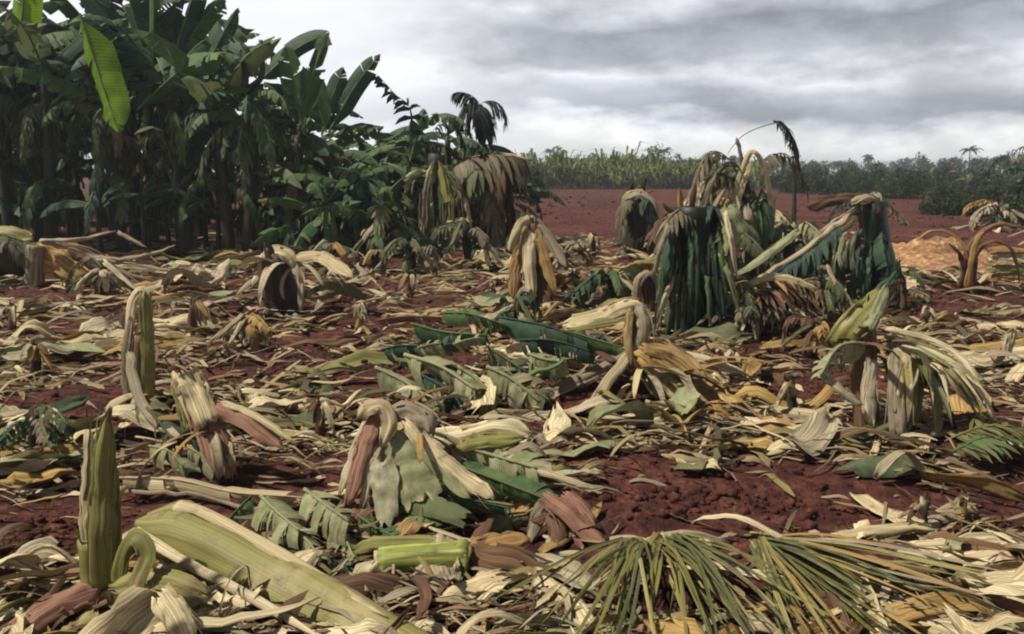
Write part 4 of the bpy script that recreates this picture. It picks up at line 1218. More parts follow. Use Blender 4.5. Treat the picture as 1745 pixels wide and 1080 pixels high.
# R: the big dark trunk
r_ = Plant('broken_banana_plant', 'thick dark standing trunk wrapped in hanging leaves, right of centre', 'banana plant', 1178, 560)
r_.stem([(1178, 575), (1180, 460), (1184, 352)], 40, 'stemdark', ripple=.2, ns=14, taper=.9)
for kk in range(20):
    x0 = 1138 + rk.random() * 88; y0 = rk.uniform(355, 440); y1 = rk.uniform(470, 572)
    r_.leaf([(x0, y0, -.12), (x0 + rk.uniform(-8, 8), (y0 + y1) / 2, -.28), (x0 + rk.uniform(-16, 16), y1, -.26)], rk.uniform(7, 14), rk.choice(['darkleaf', 'stemdark', 'stemdark', 'darkleaf', 'wilt', 'stem']), name=rk.choice(['hanging_sheath', 'hanging_leaf']), curl=-1.0, up=(0, -1, .1))
for x0, y0, x1, y1, mt in [(1170, 385, 1158, 318, 'gold'), (1195, 370, 1222, 290, 'grey'), (1210, 375, 1236, 320, 'straw'), (1160, 370, 1130, 345, 'brown'), (1180, 380, 1186, 312, 'brown'), (1222, 380, 1252, 352, 'grey'), (1150, 390, 1120, 420, 'dead')]:
    r_.sheath([(x0, y0, -.1), ((x0 + x1) / 2 - 3, (y0 + y1) / 2, -.1), (x1, y1, -.1)], 6, mt, name='dry_stub', curl=-1.2, up=(0, -1, .1), n=8, prof=ptip)
r_.shred([(1190, 362, 0), (1170, 352, -.1), (1140, 372, -.2), (1128, 420, -.25)], 60, 18, 4, 'dead', sides=(-1, 1))
r_.shred([(1190, 362, 0), (1212, 350, -.1), (1232, 372, -.15), (1240, 430, -.2)], 60, 18, 5, 'darkleaf')
for x0, y0, x1, y1, hw, mt in [(1138, 400, 1122, 560, 12, 'green'), (1150, 380, 1134, 500, 12, 'darkleaf'), (1225, 380, 1240, 520, 13, 'green'), (1215, 400, 1230, 560, 12, 'darkleaf'), (1180, 400, 1176, 560, 14, 'darkleaf'), (1160, 440, 1150, 580, 12, 'wilt')]:
    r_.leaf([(x0, y0, -.25), ((x0 + x1) / 2, (y0 + y1) / 2, -.36), (x1, y1, -.34)], hw, mt, name='hanging_leaf', up=(0, -1, .1))
r_.leaf([(1243, 348, -.2), (1250, 385, -.32), (1246, 432, -.35)], 20, 'paleleaf', curl=-.8, up=(0, -1, .2), prof=pblunt, label='whitish leaf hanging at the right side')
for x0, y0, x1, y1, mt in [(1236, 360, 1256, 470, 'straw'), (1140, 385, 1112, 480, 'grey'), (1228, 430, 1262, 540, 'paleleaf'), (1150, 470, 1118, 560, 'straw'), (1205, 470, 1212, 560, 'wilt')]:
    r_.sheath([(x0, y0, -.3), ((x0 + x1) / 2, (y0 + y1) / 2 - 8, -.4), (x1, y1, -.4)], 5, mt, name='torn_strip', curl=-.8, up=(0, -1, .1), prof=ptip)
r_.splinters((1180, 545), 10, 45, 80, 8, ['darkleaf', 'wilt', 'grey', 'paleleaf'])

# S: bent straw leaf plant
s_ = Plant('broken_banana_plant', 'banana plant with a bent straw leaf arching over a pale sheaf, behind the dark trunk', 'banana plant', 1285, 462)
s_.y = 11.5; s_.m = s_.y / F
s_.stem([(1290, 480), (1285, 400), (1272, 330)], 16, 'stem')
s_.sheath([(1232, 385, -.2), (1252, 330, -.2), (1276, 262, -.2), (1292, 262, -.2), (1308, 300, -.2), (1316, 370, -.2), (1314, 425, -.2)], 6, 'straw', name='bent_leaf', curl=-1.2, n=26)
s_.sheath([(1248, 370, -.25), (1268, 310, -.25), (1282, 272, -.25)], 5, 'straw', name='bent_leaf', curl=-1.2, n=16)
s_.leaf([(1262, 345, -.2), (1256, 385, -.4), (1252, 430, -.4)], 27, 'paleleaf', curl=-1.0, up=(0, -1, .2), crumple=5)
s_.leaf([(1272, 350, -.3), (1275, 390, -.4), (1270, 425, -.4)], 14, 'grey', curl=-1.0, up=(0, -1, .2), crumple=5)
for x0, y0, x1, y1, mt in [(1295, 310, 1330, 440, 'darkleaf'), (1285, 320, 1300, 450, 'green'), (1250, 420, 1270, 500, 'wilt'), (1300, 340, 1290, 470, 'darkleaf'), (1240, 430, 1215, 520, 'green'), (1265, 430, 1250, 510, 'paleleaf')]:
    s_.leaf([(x0, y0, -.1), ((x0 + x1) / 2, (y0 + y1) / 2, -.3), (x1, y1, -.3)], 20, mt, name='hanging_leaf', curl=-.9, up=(0, -1, .1), crumple=5)
s_.shred([(1272, 330, 0), (1240, 270, -.1), (1205, 262, -.2), (1180, 320, -.3)], 60, 22, 3, 'dead', grav=2)
s_.shred([(1272, 330, 0), (1240, 300, -.1), (1215, 300, -.2), (1195, 350, -.3)], 50, 20, 4, 'wilt', grav=2)
s_.shred([(1285, 330, 0), (1305, 270, 0), (1345, 268, 0), (1375, 320, 0)], 45, 20, 3, 'dead', grav=2)
s_.sheath([(1275, 330, 0), (1262, 260, 0), (1256, 235, 0)], 4, 'drymid', name='midrib', curl=-1.2)

# T: snapped trunk with dark cap and long fallen midrib
t_ = Plant('broken_banana_plant', 'snapped dark banana trunk with a folded cap and two long stalks leaning left', 'banana plant', 1492, 512)
t_.stem([(1494, 525), (1496, 430), (1488, 345)], 22, 'stemdark')
t_.sheath([(1378, 352, -.1), (1415, 338, -.1), (1455, 334, -.1), (1494, 340, -.1), (1500, 375, -.15)], 12, 'brown', name='folded_cap', curl=-1.2, thick=2, n=18)
t_.sheath([(1450, 345, -.2), (1475, 333, -.2), (1492, 338, -.2)], 6, 'grey', curl=-1.2)
for dx, dy, mt in [(0, 0, 'drymid'), (14, 8, 'wilt')]:
    t_.sheath([(1447 + dx, 362 + dy, -.2), (1370 + dx, 425 + dy, -.5), (1290 + dx, 480 + dy, -.8), (1196 + dx, 548 + dy, -1.4)], 6, mt, name='long_stalk', curl=-1.3, thick=1.5, n=18)
t_.sheath([(1362, 392, -.3), (1320, 425, -.4), (1250, 470, -.6)], 8, 'paleleaf', name='long_stalk', curl=-1.2)
t_.shred([(1440, 372, -.2), (1370, 430, -.5), (1300, 480, -.8)], 60, 30, 6, 'darkleaf', grav=2)
t_.shred([(1430, 385, -.2), (1390, 430, -.4), (1340, 480, -.6)], 55, 26, 5, 'wilt', grav=2)
for x0, y0, x1, y1, hw, mt in [(1470, 380, 1455, 520, 22, 'darkleaf'), (1500, 380, 1520, 500, 22, 'darkleaf'), (1440, 400, 1400, 500, 24, 'darkleaf'), (1485, 400, 1480, 530, 22, 'darkleaf'), (1420, 430, 1440, 530, 22, 'green'), (1515, 420, 1530, 500, 14, 'darkleaf')]:
    t_.leaf([(x0, y0, -.1), ((x0 + x1) / 2, (y0 + y1) / 2, -.35), (x1, y1, -.35)], hw, mt, name='hanging_leaf', curl=-.9, up=(0, -1, .1), crumple=5)
for x, y, L in [(1432, 400, 60), (1440, 410, 50), (1452, 395, 70), (1420, 430, 40)]:
    t_.sheath([(x + 6, y, -.5), (x, y + L * .5, -.55), (x + 2, y + L, -.55)], 4, 'paleleaf', name='dry_strip', curl=-.8, up=(0, -1, .1), n=8)

# U: heap of dry leaves
u_ = Plant('leaf_heap', 'heap of brown and straw shredded leaves under the long leaning stalks', 'leaf heap', 1318, 560)
u_.shred([(1245, 520, 0), (1290, 474, 0), (1340, 470, 0), (1392, 492, -.1)], 75, 30, 5, 'gold', grav=1.6)
u_.shred([(1260, 520, -.1), (1310, 490, -.15), (1380, 510, -.2)], 70, 28, 5, 'brown', grav=1.6)
u_.shred([(1230, 560, -.1), (1290, 520, -.2), (1370, 540, -.3)], 60, 26, 5, 'dead', grav=1.5)
u_.sheath([(1250, 500, -.1), (1300, 472, -.15), (1350, 474, -.15), (1392, 492, -.2)], 8, 'straw', curl=-1)
u_.splinters((1310, 520), 30, 60, 90, 8, ['gold', 'brown', 'straw', 'grey', 'brown'])

# V: stump under an umbrella of leaves at the right
v_ = Plant('broken_banana_plant', 'olive stump with grey leaves hanging round it like an umbrella at the right', 'banana plant', 1470, 728)
v_.stem([(1478, 735), (1472, 640), (1468, 540)], 22, 'brown')
v_.sheath([(1425, 590, -.1), (1455, 545, -.1), (1490, 512, -.08), (1512, 488, -.05)], 26, 'olive', curl=-1.2, thick=3, prof=ptip)
v_.sheath([(1480, 560, -.15), (1498, 525, -.12), (1512, 484, -.1)], 12, 'paleleaf', curl=-1, prof=ptip)
v_.leaf([(1480, 596, -.1), (1430, 602, -.2), (1398, 650, -.3)], 32, 'paleleaf', curl=-.8, prof=pflat)
v_.sheath([(1405, 640, -.25), (1440, 668, -.3), (1470, 690, -.3)], 9, 'grey', curl=-.9)
v_.sheath([(1488, 610, -.15), (1482, 665, -.25), (1486, 722, -.3)], 14, 'grey', curl=-1, up=(0, -1, .1))
v_.sheath([(1532, 585, -.1), (1530, 660, -.25), (1532, 742, -.35)], 17, 'grey', curl=-1, up=(0, -1, .1), prof=pflat)
v_.sheath([(1524, 590, -.12), (1545, 620, -.2), (1525, 700, -.3)], 10, 'straw', curl=-1, up=(0, -1, .1))
v_.sheath([(1510, 560, .1), (1590, 578, .1), (1650, 620, 0), (1692, 712, -.2)], 8, 'straw', curl=-1, n=18)
for k in range(44):
    ex = 1540 + rk.random() * 165; ey = 640 + rk.random() * 95 + abs(ex - 1620) * .1
    sx = 1505 + rk.uniform(0, 50)
    v_.sheath([(sx, 585 + rk.uniform(-15, 20), rk.uniform(-.1, .15)), ((sx + ex) / 2 + 15, (585 + ey) / 2 - rk.uniform(5, 32), rk.uniform(-.2, .1)), (ex, ey, rk.uniform(-.4, 0))], rk.uniform(4, 9),
              rk.choice(['straw', 'palmyel', 'straw', 'olive', 'paleleaf', 'palm']), name='leaf_ribbon', curl=rk.choice((-.9, .7)), n=9, nc=3, thick=0, prof=ptip, crumple=1)
v_.splinters((1470, 600), 10, 30, 120, 9, ['brown', 'grey', 'olive'])
v2 = Plant('palm_frond', 'green palm frond lying at the right edge beside the umbrella-like stump', 'palm frond', 1700, 780)
v2.shred([(1610, 752, 0), (1670, 728, 0), (1730, 728, 0), (1790, 750, 0)], 80, 30, 5, 'palm', name='leaflets', grav=.7)
v2.shred([(1620, 770, -.1), (1680, 745, -.1), (1760, 750, -.1)], 70, 26, 5, 'green', name='leaflets', grav=.7)
v3 = Plant('fallen_sheath', 'pale yellow sheaths lying at the right edge beyond the palm frond', 'leaf sheath', 1680, 625)
v3.sheath([(1630, 610), (1680, 606), (1745, 600), (1790, 604)], 18, 'straw', curl=-1.2, thick=2)
v3.sheath([(1716, 605, -.1), (1722, 580, -.1), (1728, 560, -.1)], 10, 'straw', curl=-1, up=(0, -1, 0))
v3.sheath([(1640, 600, .1), (1690, 590, .1), (1750, 580, .1)], 12, 'gold', curl=-1.1)
v3.splinters((1690, 605), 18, 70, 90, 9, ['straw', 'gold', 'straw', 'grey'])

# W: arching stump at the far right
w_ = Plant('banana_stump', 'golden-brown stump with sheaths arching out to both sides at the far right', 'stump', 1650, 492)
w_.stem([(1652, 500), (1652, 460), (1655, 425)], 12, 'brown')
for pts, hw, mt in [([(1640, 495, -.1), (1645, 440, -.1), (1672, 396, -.1), (1710, 380, -.1), (1760, 392, -.1)], 6, 'brown'), ([(1655, 490, -.15), (1650, 440, -.15), (1628, 402, -.1), (1590, 392, -.1), (1560, 412, -.1)], 3.5, 'gold'),
                    ([(1662, 490, -.1), (1660, 440, -.15), (1690, 410, -.15), (1725, 425, -.15), (1738, 480, -.15)], 4.5, 'brown'), ([(1648, 495, -.2), (1656, 450, -.2), (1666, 410, -.2), (1676, 395, -.2)], 6, 'gold'),
                    ([(1645, 470, -.1), (1635, 430, -.1), (1618, 415, -.1)], 5, 'brown')]:
    w_.sheath(pts, hw, mt, curl=-1.2, n=18, thick=1)
w_.splinters((1652, 485), 8, 20, 60, 6, ['gold', 'brown', 'straw'])
w3 = Plant('felled_plant', 'stack of straw-yellow fallen sheaths right of the arching golden stump', 'felled plant', 1720, 486)
for yy in (425, 440, 456, 470):
    w3.sheath([(1678 + rk.uniform(-8, 8), yy + 3, -.1), (1715, yy - 2, -.1), (1765, yy + 4, -.1)], 8, rk.choice(['straw', 'gold', 'straw', 'olive']), curl=-1.2)

# X: mid stumps
x_ = Plant('banana_stump', 'brown stump with a bent cap standing left of the thick dark trunk', 'stump', 1085, 428)
x_.stem([(1086, 435), (1086, 390), (1084, 345)], 22, 'stem')
x_.sheath([(1062, 370, -.2), (1072, 335, -.2), (1095, 330, -.2), (1112, 350, -.25), (1118, 400, -.3)], 11, 'grey', curl=-1.1, n=16)
x_.shred([(1085, 340, -.1), (1062, 345, -.3), (1056, 400, -.4)], 36, 14, 4, 'dead', grav=2)
x_.shred([(1085, 340, -.1), (1108, 345, -.3), (1116, 400, -.4)], 36, 14, 4, 'darkleaf', grav=2)
x_.splinters((1085, 420), 9, 25, 60, 6, ['grey', 'wilt', 'straw'])
x2 = Plant('banana_stump', 'low hollow brown stump just left of the foot of the thick dark trunk', 'stump', 1105, 528)
x2.stem([(1108, 535), (1106, 500), (1104, 470)], 15, 'brown')
x2.sheath([(1085, 520, -.1), (1088, 480, -.1), (1105, 462, -.1), (1124, 480, -.1), (1122, 525, -.1)], 9, 'grey', curl=-1.1, n=16)
x2.splinters((1105, 520), 10, 20, 70, 7, ['grey', 'brown', 'straw'])

# Y: two hanging plants at the end of the grove
y_ = Plant('broken_banana_plant', 'broken plant draped with pale vertical leaves at the end of the grove', 'banana plant', 745, 442)
y_.stem([(745, 450), (742, 350), (742, 262)], 12, 'stem')
for x0, y0, x1, y1, hw, mt in [(742, 258, 728, 430, 9, 'wilt'), (745, 262, 768, 430, 13, 'olive'), (738, 270, 720, 400, 9, 'grey'), (748, 275, 790, 380, 8, 'wilt'), (745, 280, 752, 440, 10, 'wilt'), (738, 290, 690, 330, 9, 'paleleaf'), (750, 300, 800, 400, 6, 'straw'), (740, 340, 715, 440, 7, 'straw')]:
    y_.leaf([(x0, y0, -.1), ((x0 + x1) / 2 + (x1 - x0) * .3, (y0 + y1) / 2 - 10, -.3), (x1, y1, -.3)], hw, mt, name='hanging_leaf', curl=-.9, up=(0, -1, .1), crumple=4)
y_.sheath([(760, 378, -.3), (785, 372, -.3), (805, 376, -.3)], 5, 'straw', curl=-1)
y_.splinters((745, 430), 12, 40, 80, 7, ['wilt', 'green', 'grey', 'straw'])
y2 = Plant('broken_banana_plant', 'broken plant with a curtain of brown shredded leaves, left of the red field', 'banana plant', 838, 438)
y2.stem([(835, 445), (832, 350), (828, 275)], 14, 'stem')
y2.sheath([(770, 292, 0), (810, 268, 0), (860, 262, 0), (905, 272, 0)], 5, 'drymid', name='midrib', curl=-1.2)
y2.shred([(760, 290, 0), (800, 270, 0), (850, 262, 0), (895, 272, 0)], 110, 34, 5, 'dead', grav=2.6)
y2.shred([(830, 285, -.1), (800, 300, -.3), (785, 380, -.3)], 70, 20, 5, 'wilt', grav=2.4)
y2.shred([(830, 285, -.1), (860, 295, -.3), (875, 380, -.3)], 80, 22, 5, 'brown', grav=2.4)
y2.shred([(830, 320, -.2), (840, 340, -.4), (848, 420, -.4)], 60, 18, 5, 'dead', grav=2.4)
y2.splinters((835, 430), 12, 30, 70, 7, ['dead', 'grey', 'straw'])

# Z: tent of straw sheaths before the red field
z_ = Plant('broken_banana_plant', 'small tent of straw-coloured dry sheaths standing before the bare red field', 'banana plant', 915, 520)
z_.stem([(915, 525), (912, 450), (908, 380)], 9, 'brown')
for pts, hw, mt in [([(908, 370), (885, 385, -.1), (868, 430, -.2)], 9, 'straw'), ([(905, 368), (935, 405, -.1), (965, 455, -.25)], 9, 'grey'), ([(905, 385), (902, 440, -.2), (908, 520, -.3)], 11, 'straw'), ([(912, 375), (925, 430, -.15), (948, 500, -.3)], 10, 'gold'),
                    ([(900, 400), (880, 450, -.15), (875, 510, -.3)], 11, 'gold'), ([(915, 440), (930, 490, -.2), (925, 535, -.3)], 13, 'brown'), ([(895, 380), (890, 410, -.1), (902, 460, -.2)], 9, 'gold')]:
    z_.sheath(pts, hw, mt, curl=-1.0, up=(0, -1, .2))
z_.splinters((912, 490), 22, 35, 90, 7, ['gold', 'straw', 'brown', 'grey'])

# smaller stumps and snapped stalks here and there
small = [(60, 640, 590, 'short straw stump among the yellow litter at the left'), (545, 740, 690, 'thin snapped stalk standing in speckled litter left of the leaf tent'),
         (610, 560, 520, 'small brown stump left of the large fallen green leaf'), (1010, 440, 400, 'little stump at the near edge of the bare red field'),
         (1575, 900, 850, 'short snapped stalk poking up at lower right above the fan frond'), (1250, 640, 600, 'small reddish stump right of the golden broken plant'),
         (330, 570, 520, 'knobbly brown stump right of the hollow dark stump'), (1350, 700, 650, 'thin broken stalk in bare soil left of the umbrella-like stump'),
         (640, 470, 425, 'small dark stump before the grove end'), (1640, 880, 845, 'low grey stalk stub in brown litter at the lower right'), (20, 560, 520, 'low pale stump at the left frame edge'),
         (700, 505, 470, 'dark stub among brown litter below the pale draped plant'), (1580, 560, 530, 'low brown stub in bare dark soil at the right'), (985, 520, 470, 'short brown stalk beside the tent of straw sheaths')]
for px, py, ty, lab in small:
    s = Plant('snapped_stalk', lab, 'stalk', px, py)
    hh = py - ty
    s.stem([(px, py + 6), (px + rk.uniform(-3, 3), (py + ty) / 2), (px + rk.uniform(-8, 8), ty)], hh * .16, rk.choice(['brown', 'stem', 'gold']))
    for _ in range(4):
        dx = rk.uniform(-1, 1) * hh * .6
        s.sheath([(px + dx * .1, ty + hh * .5, -.03), (px + dx * .3, ty + rk.uniform(-.1, .2) * hh, -.05), (px + dx, ty + hh * rk.uniform(.2, .9), -.1)], hh * .12, rk.choice(['straw', 'grey', 'gold', 'brown']), curl=-1.1, n=9)
    s.splinters((px, py - 5), 7, hh * .4, hh * 1.3, hh * .11, ['straw', 'grey', 'gold', 'brown'])

# torn plants tangled between the standing remains
def tangle(px, py, hpx, label, mats, n=6, stalks=2):
    s = Plant('broken_banana_plant', label, 'banana plant', px, py, 'torn plants tangled among the standing remains')
    s.stem([(px, py + 8), (px + rk.uniform(-4, 4), py - hpx * .4), (px + rk.uniform(-10, 10), py - hpx * .8)], max(5, hpx * .11), rk.choice(['stem', 'stemdark', 'brown']))
    for _ in range(n):
        dx = rk.uniform(-1, 1) * hpx * .9; z = py - hpx * rk.uniform(.4, .95); dd = rk.uniform(-.7, .5)
        s.shred([(px, z, 0), (px + dx * .4, z - hpx * rk.uniform(0, .3), dd * .4), (px + dx, z + hpx * rk.uniform(-.05, .35), dd), (px + dx * 1.2, z + hpx * rk.uniform(.3, .7), dd)], hpx * rk.uniform(.22, .45), rk.randint(14, 24), rk.uniform(2.5, 5.5), rk.choice(mats), grav=rk.uniform(1.2, 2.4))
    for _ in range(stalks):
        dx = rk.choice((-1, 1)) * rk.uniform(.5, 1.3) * hpx
        s.sheath([(px + dx * .1, py - hpx * rk.uniform(.6, 1.05), -.1), (px + dx * .55, py - hpx * .5, -.25), (px + dx, py - 3, -.4)], rk.uniform(3.5, 6), rk.choice(['drymid', 'wilt', 'paleleaf', 'grey']), name='stalk', curl=-1.2, prof=ptip)
    for _ in range(2):
        dx = rk.uniform(-1, 1) * hpx
        s.leaf([(px + dx * .2, py - hpx * .5, -.1), (px + dx * .7, py - hpx * .35, -.2), (px + dx * 1.1, py - 2, -.3)], hpx * .16, rk.choice(mats), name='hanging_leaf', up=(0, -.8, .4))
    s.splinters((px, py - 4), 8, hpx * .4, hpx * .9, 6, mats + ['grey', 'straw'])


gm = ['green', 'wilt', 'wilt', 'darkleaf', 'paleleaf', 'dead']
bm_ = ['dead', 'gold', 'grey', 'wilt', 'brown', 'straw']
for a_ in [(1040, 520, 70, 'low torn green plant left of the hollow brown stump', gm), (1240, 500, 110, 'torn green plant wedged between the dark trunk and the pale sheaf', gm), (1262, 560, 70, 'low mess of green leaves right of the foot of the dark trunk', gm),
           (1345, 470, 100, 'torn green plant under the two long leaning stalks', gm), (1405, 540, 90, 'shredded green plant between the leaf heap and the snapped trunk', gm), (1540, 520, 55, 'low torn plant right of the snapped dark trunk', gm),
           (1140, 440, 80, 'ragged plant behind the left side of the dark trunk', bm_), (1215, 420, 110, 'plant with brown hanging leaves behind the dark trunk', bm_), (1310, 420, 90, 'ragged brown plant behind the bent straw leaf', bm_),
           (1390, 600, 60, 'low brown torn plant left of the umbrella-like stump', bm_), (700, 470, 70, 'low torn plant in front of the pale draped plant', gm), (800, 460, 75, 'low green torn plant between the two draped plants', gm),
           (560, 470, 60, 'low brown heap of torn leaves right of the flared stump', bm_), (650, 450, 80, 'torn green plant before the leaning low banana plant', gm), (960, 470, 50, 'low straw plant right of the tent of straw sheaths', bm_),
           (880, 560, 60, 'dark green torn plant behind the large fallen leaf', gm), (985, 600, 50, 'green torn leaves left of the golden broken plant', gm), (1570, 660, 60, 'low straw plant right of the umbrella-like stump', bm_),
           (170, 500, 60, 'brown torn plant right of the toppled butt with bare midribs', bm_), (420, 590, 55, 'low brown torn plant between the hollow stump and the fallen leaf', bm_), (60, 760, 70, 'low dark green torn plant at the left edge behind the split stump', gm),
           (1470, 410, 70, 'ragged green plant behind the snapped trunk with a folded cap', gm), (1700, 390, 55, 'ragged plant in the red field behind the arching golden stump', bm_)]:
    tangle(*a_)

# lit soil at the right: sunlight painted as an orange-tan tint on a heap
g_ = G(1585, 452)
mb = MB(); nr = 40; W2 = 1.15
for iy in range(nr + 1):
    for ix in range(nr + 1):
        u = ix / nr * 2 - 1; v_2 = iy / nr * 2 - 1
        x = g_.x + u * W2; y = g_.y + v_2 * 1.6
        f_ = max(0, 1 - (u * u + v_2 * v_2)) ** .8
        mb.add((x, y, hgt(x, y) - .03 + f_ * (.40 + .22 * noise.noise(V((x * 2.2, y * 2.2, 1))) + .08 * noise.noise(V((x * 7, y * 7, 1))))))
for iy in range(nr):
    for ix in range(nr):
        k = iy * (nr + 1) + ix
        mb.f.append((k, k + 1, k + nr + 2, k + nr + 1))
tag(mb.build('lit_soil_mound', M['litsoil']), 'low heap of soil painted orange-tan as if sunlit, left of the arching golden stump', 'lit soil patch', kind='structure')
# ------------------------------------------------------------------ litter on the ground
rl = random.Random(404)
BARE = [(1060, 810, 150, 50, .72), (1330, 885, 230, 26, .6), (1620, 515, 150, 36, .8), (1380, 690, 70, 60, .8), (520, 625, 120, 38, .7), (70, 920, 95, 50, .8), (960, 350, 110, 40, .95), (1420, 345, 140, 40, .95), (1600, 400, 200, 35, .9),
        (1290, 600, 110, 30, .75), (160, 535, 80, 20, .6), (450, 545, 80, 18, .5), (720, 690, 80, 25, .5), (1200, 880, 200, 40, .7), (1690, 930, 60, 40, .5),
        (720, 950, 140, 50, 1), (1170, 1000, 200, 100, 1), (1450, 1000, 230, 95, .97), (450, 950, 200, 60, .7), (850, 900, 90, 30, .8), (560, 900, 120, 40, .7)]


def density(p):
    px, py = proj(p)
    d = 1.0
    for bx, by, rx, ry, s in BARE:
        q = ((px - bx) / rx) ** 2 + ((py - by) / ry) ** 2
        d *= 1 - s * math.exp(-q ** 1.5)
    if p.y > 13: d *= max(0.02, 1 - (p.y - 13) / 9)
    d *= min(1, max(.06, .55 + 2.2 * noise.noise(V((p.x * .9, p.y * .9, 7)))))
    return d


def sample(near_bias=.6):
    while True:
        if rl.random() < near_bias:
            py = rl.uniform(395, 1180); px = rl.uniform(-150, 1900)
            p = G(px, py)
        else:
            y = rl.uniform(2.3, 40) if rl.random() < .4 else rl.uniform(2.3, 20); p = V((rl.uniform(-1, 1) * (.62 * y + .5), y, 0))
        if p.y > 45: continue
        p.z = hgt(p.x, p.y)
        if rl.random() < density(p): return p


def lying(c, az, L, hw, lift, bend, n=8, wob=.25, local=False):
    """a path lying on the ground through c, its ends lifting or its middle arching"""
    pts = []
    a = az; p = V((0, 0, 0))
    raw = [p.copy()]
    for i in range(n - 1):
        a += rl.uniform(-1, 1) * wob + bend / n
        p = p + V((math.cos(a), math.sin(a), 0)) * (L / (n - 1)); raw.append(p.copy())
    mid = raw[n // 2]
    mode = rl.choice(('arch', 'endup', 'flat', 'flat', 'flat', 'flat', 'wave'))
    ph = rl.uniform(0, 6)
    for i, q in enumerate(raw):
        t = i / (n - 1)
        z = {'arch': math.sin(t * math.pi), 'endup': t ** 2, 'flat': .25 * math.sin(t * 5 + ph), 'wave': .5 + .5 * math.sin(t * 7 + ph)}[mode] * lift
        w = q - mid + c
        g = hgt(w.x, w.y) if not local else 0.0
        pts.append(V((w.x, w.y, g + max(z, -.004) + .008)))
    return pts


# fine litter: one mass of uncountable fragments
mb = MB()
for _ in range(12000):
    c = sample(.55)
    s = (c.y / 4.5) ** .75
    if rl.random() < .62:           # long thin shreds
        L = rl.uniform(.10, .38) * s; hw = rl.uniform(.0025, .017) * s; n = 6
    else:
        L = rl.uniform(.03, .11) * s; hw = L * rl.uniform(.06, .2); n = 4
    a = rl.gauss(0, .55) if rl.random() < .6 else rl.uniform(0, 6.28)
    el = rl.gauss(0, .12)
    z0 = rl.uniform(0, .05) * rl.random()
    k = rl.uniform(-.12, .16); cv = rl.uniform(-.6, .6) / n
    p = c.copy(); pts = []
    for i in range(n):
        t = i / (n - 1)
        g = hgt(p.x, p.y) if n == 6 else c.z
        pts.append(V((p.x, p.y, g + z0 + .006 + max(0, k) * L * math.sin(t * math.pi) + math.sin(el) * L * (t - .5) + abs(el) * L * .4)))
        p = p + V((math.cos(a), math.sin(a), 0)) * (L / (n - 1)); a += cv + rl.uniform(-.12, .12)
    strip(mb, pts, hw, curl=rl.uniform(-.7, .7), nc=2, twist=rl.uniform(-1.2, 1.2), twist0=rl.uniform(-.6, .6), rnd=rl, edge=.25)
tag(mb.build('leaf_litter', M['litter']), 'chopped brown and straw leaf fragments covering the red soil', 'litter', kind='stuff')

# clods and crumbs of the red earth
mb = MB()
ico = [V(q).normalized() for q in ((0, 1, 1.6), (0, -1, 1.6), (0, 1, -1.6), (0, -1, -1.6), (1.6, 0, 1), (-1.6, 0, 1), (1.6, 0, -1), (-1.6, 0, -1), (1, 1.6, 0), (-1, 1.6, 0), (1, -1.6, 0), (-1, -1.6, 0))]
icf = [(0, 1, 4), (0, 4, 8), (0, 8, 9), (0, 9, 5), (0, 5, 1), (1, 10, 4), (4, 10, 6), (4, 6, 8), (8, 6, 2), (8, 2, 9), (9, 2, 7), (9, 7, 5), (5, 7, 11), (5, 11, 1), (1, 11, 10), (10, 11, 3), (10, 3, 6), (6, 3, 2), (2, 3, 7), (7, 3, 11)]
for _ in range(7000):
    if rl.random() < .5:
        c = G(rl.uniform(-200, 1950), rl.uniform(330, 1150))
    else:
        bq = rl.choice(BARE[:15]); c = G(bq[0] + rl.gauss(0, .6) * bq[2], min(1150, max(322, bq[1] + rl.gauss(0, .6) * bq[3])))
    if c.y > 70: continue
    r = .003 + .022 * rl.random() ** 6 * (1 + c.y / 10) + .0007 * c.y
    ids = []
    for q in ico:
        k = r * rl.uniform(.5, 1.35)
        ids.append(mb.add(c + V((q.x * k, q.y * k, q.z * k * .7 + r * .25))))
    mb.f += [tuple(ids[a_] for a_ in f_) for f_ in icf]
tag(mb.build('soil_clods', M['soil']), 'crumbs and clods of red soil scattered over the field', 'soil clods', kind='stuff')

# larger pieces one can point at: each its own object
LM = [(165, 900, 'the split stump'), (430, 960, 'the broad olive sheath'), (680, 800, 'the leaf tent'), (720, 960, 'the lime-green cut stem'), (985, 890, 'the reddish curled sheaths'), (1180, 990, 'the drooping palm frond'),
      (1450, 980, 'the fan-shaped palm frond'), (360, 730, 'the toppled reddish stalk'), (240, 620, 'the hollow dark stump'), (478, 490, 'the flared stump'), (150, 450, 'the toppled plant with bare midribs'), (800, 620, 'the large fallen green leaf'),
      (1100, 620, 'the golden broken plant'), (1180, 500, 'the thick dark trunk'), (1490, 450, 'the snapped trunk with a folded cap'), (1320, 520, 'the heap of shredded leaves'), (1470, 650, 'the umbrella-like stump'),
      (1650, 450, 'the arching golden stump'), (740, 420, 'the pale draped plant'), (840, 420, 'the curtain of brown leaves'), (910, 470, 'the tent of straw sheaths'), (60, 620, 'the short straw stump'), (1690, 740, 'the green palm frond'),
      (1640, 870, 'the low grey stalk stub'), (545, 715, 'the thin snapped stalk'), (1690, 600, 'the pale yellow sheaths'), (610, 540, 'the small brown stump')]


def where(p):
    px, py = proj(p)
    best = min(LM, key=lambda l: ((l[0] - px) ** 2 + ((l[1] - py) * 1.8) ** 2))
    dx, dy = px - best[0], (py - best[1]) * 1.8
    if abs(dx) > abs(dy): rel = 'right of ' if dx > 0 else 'left of '
    else: rel = 'in front of ' if dy > 0 else 'behind '
    return rel + best[2]


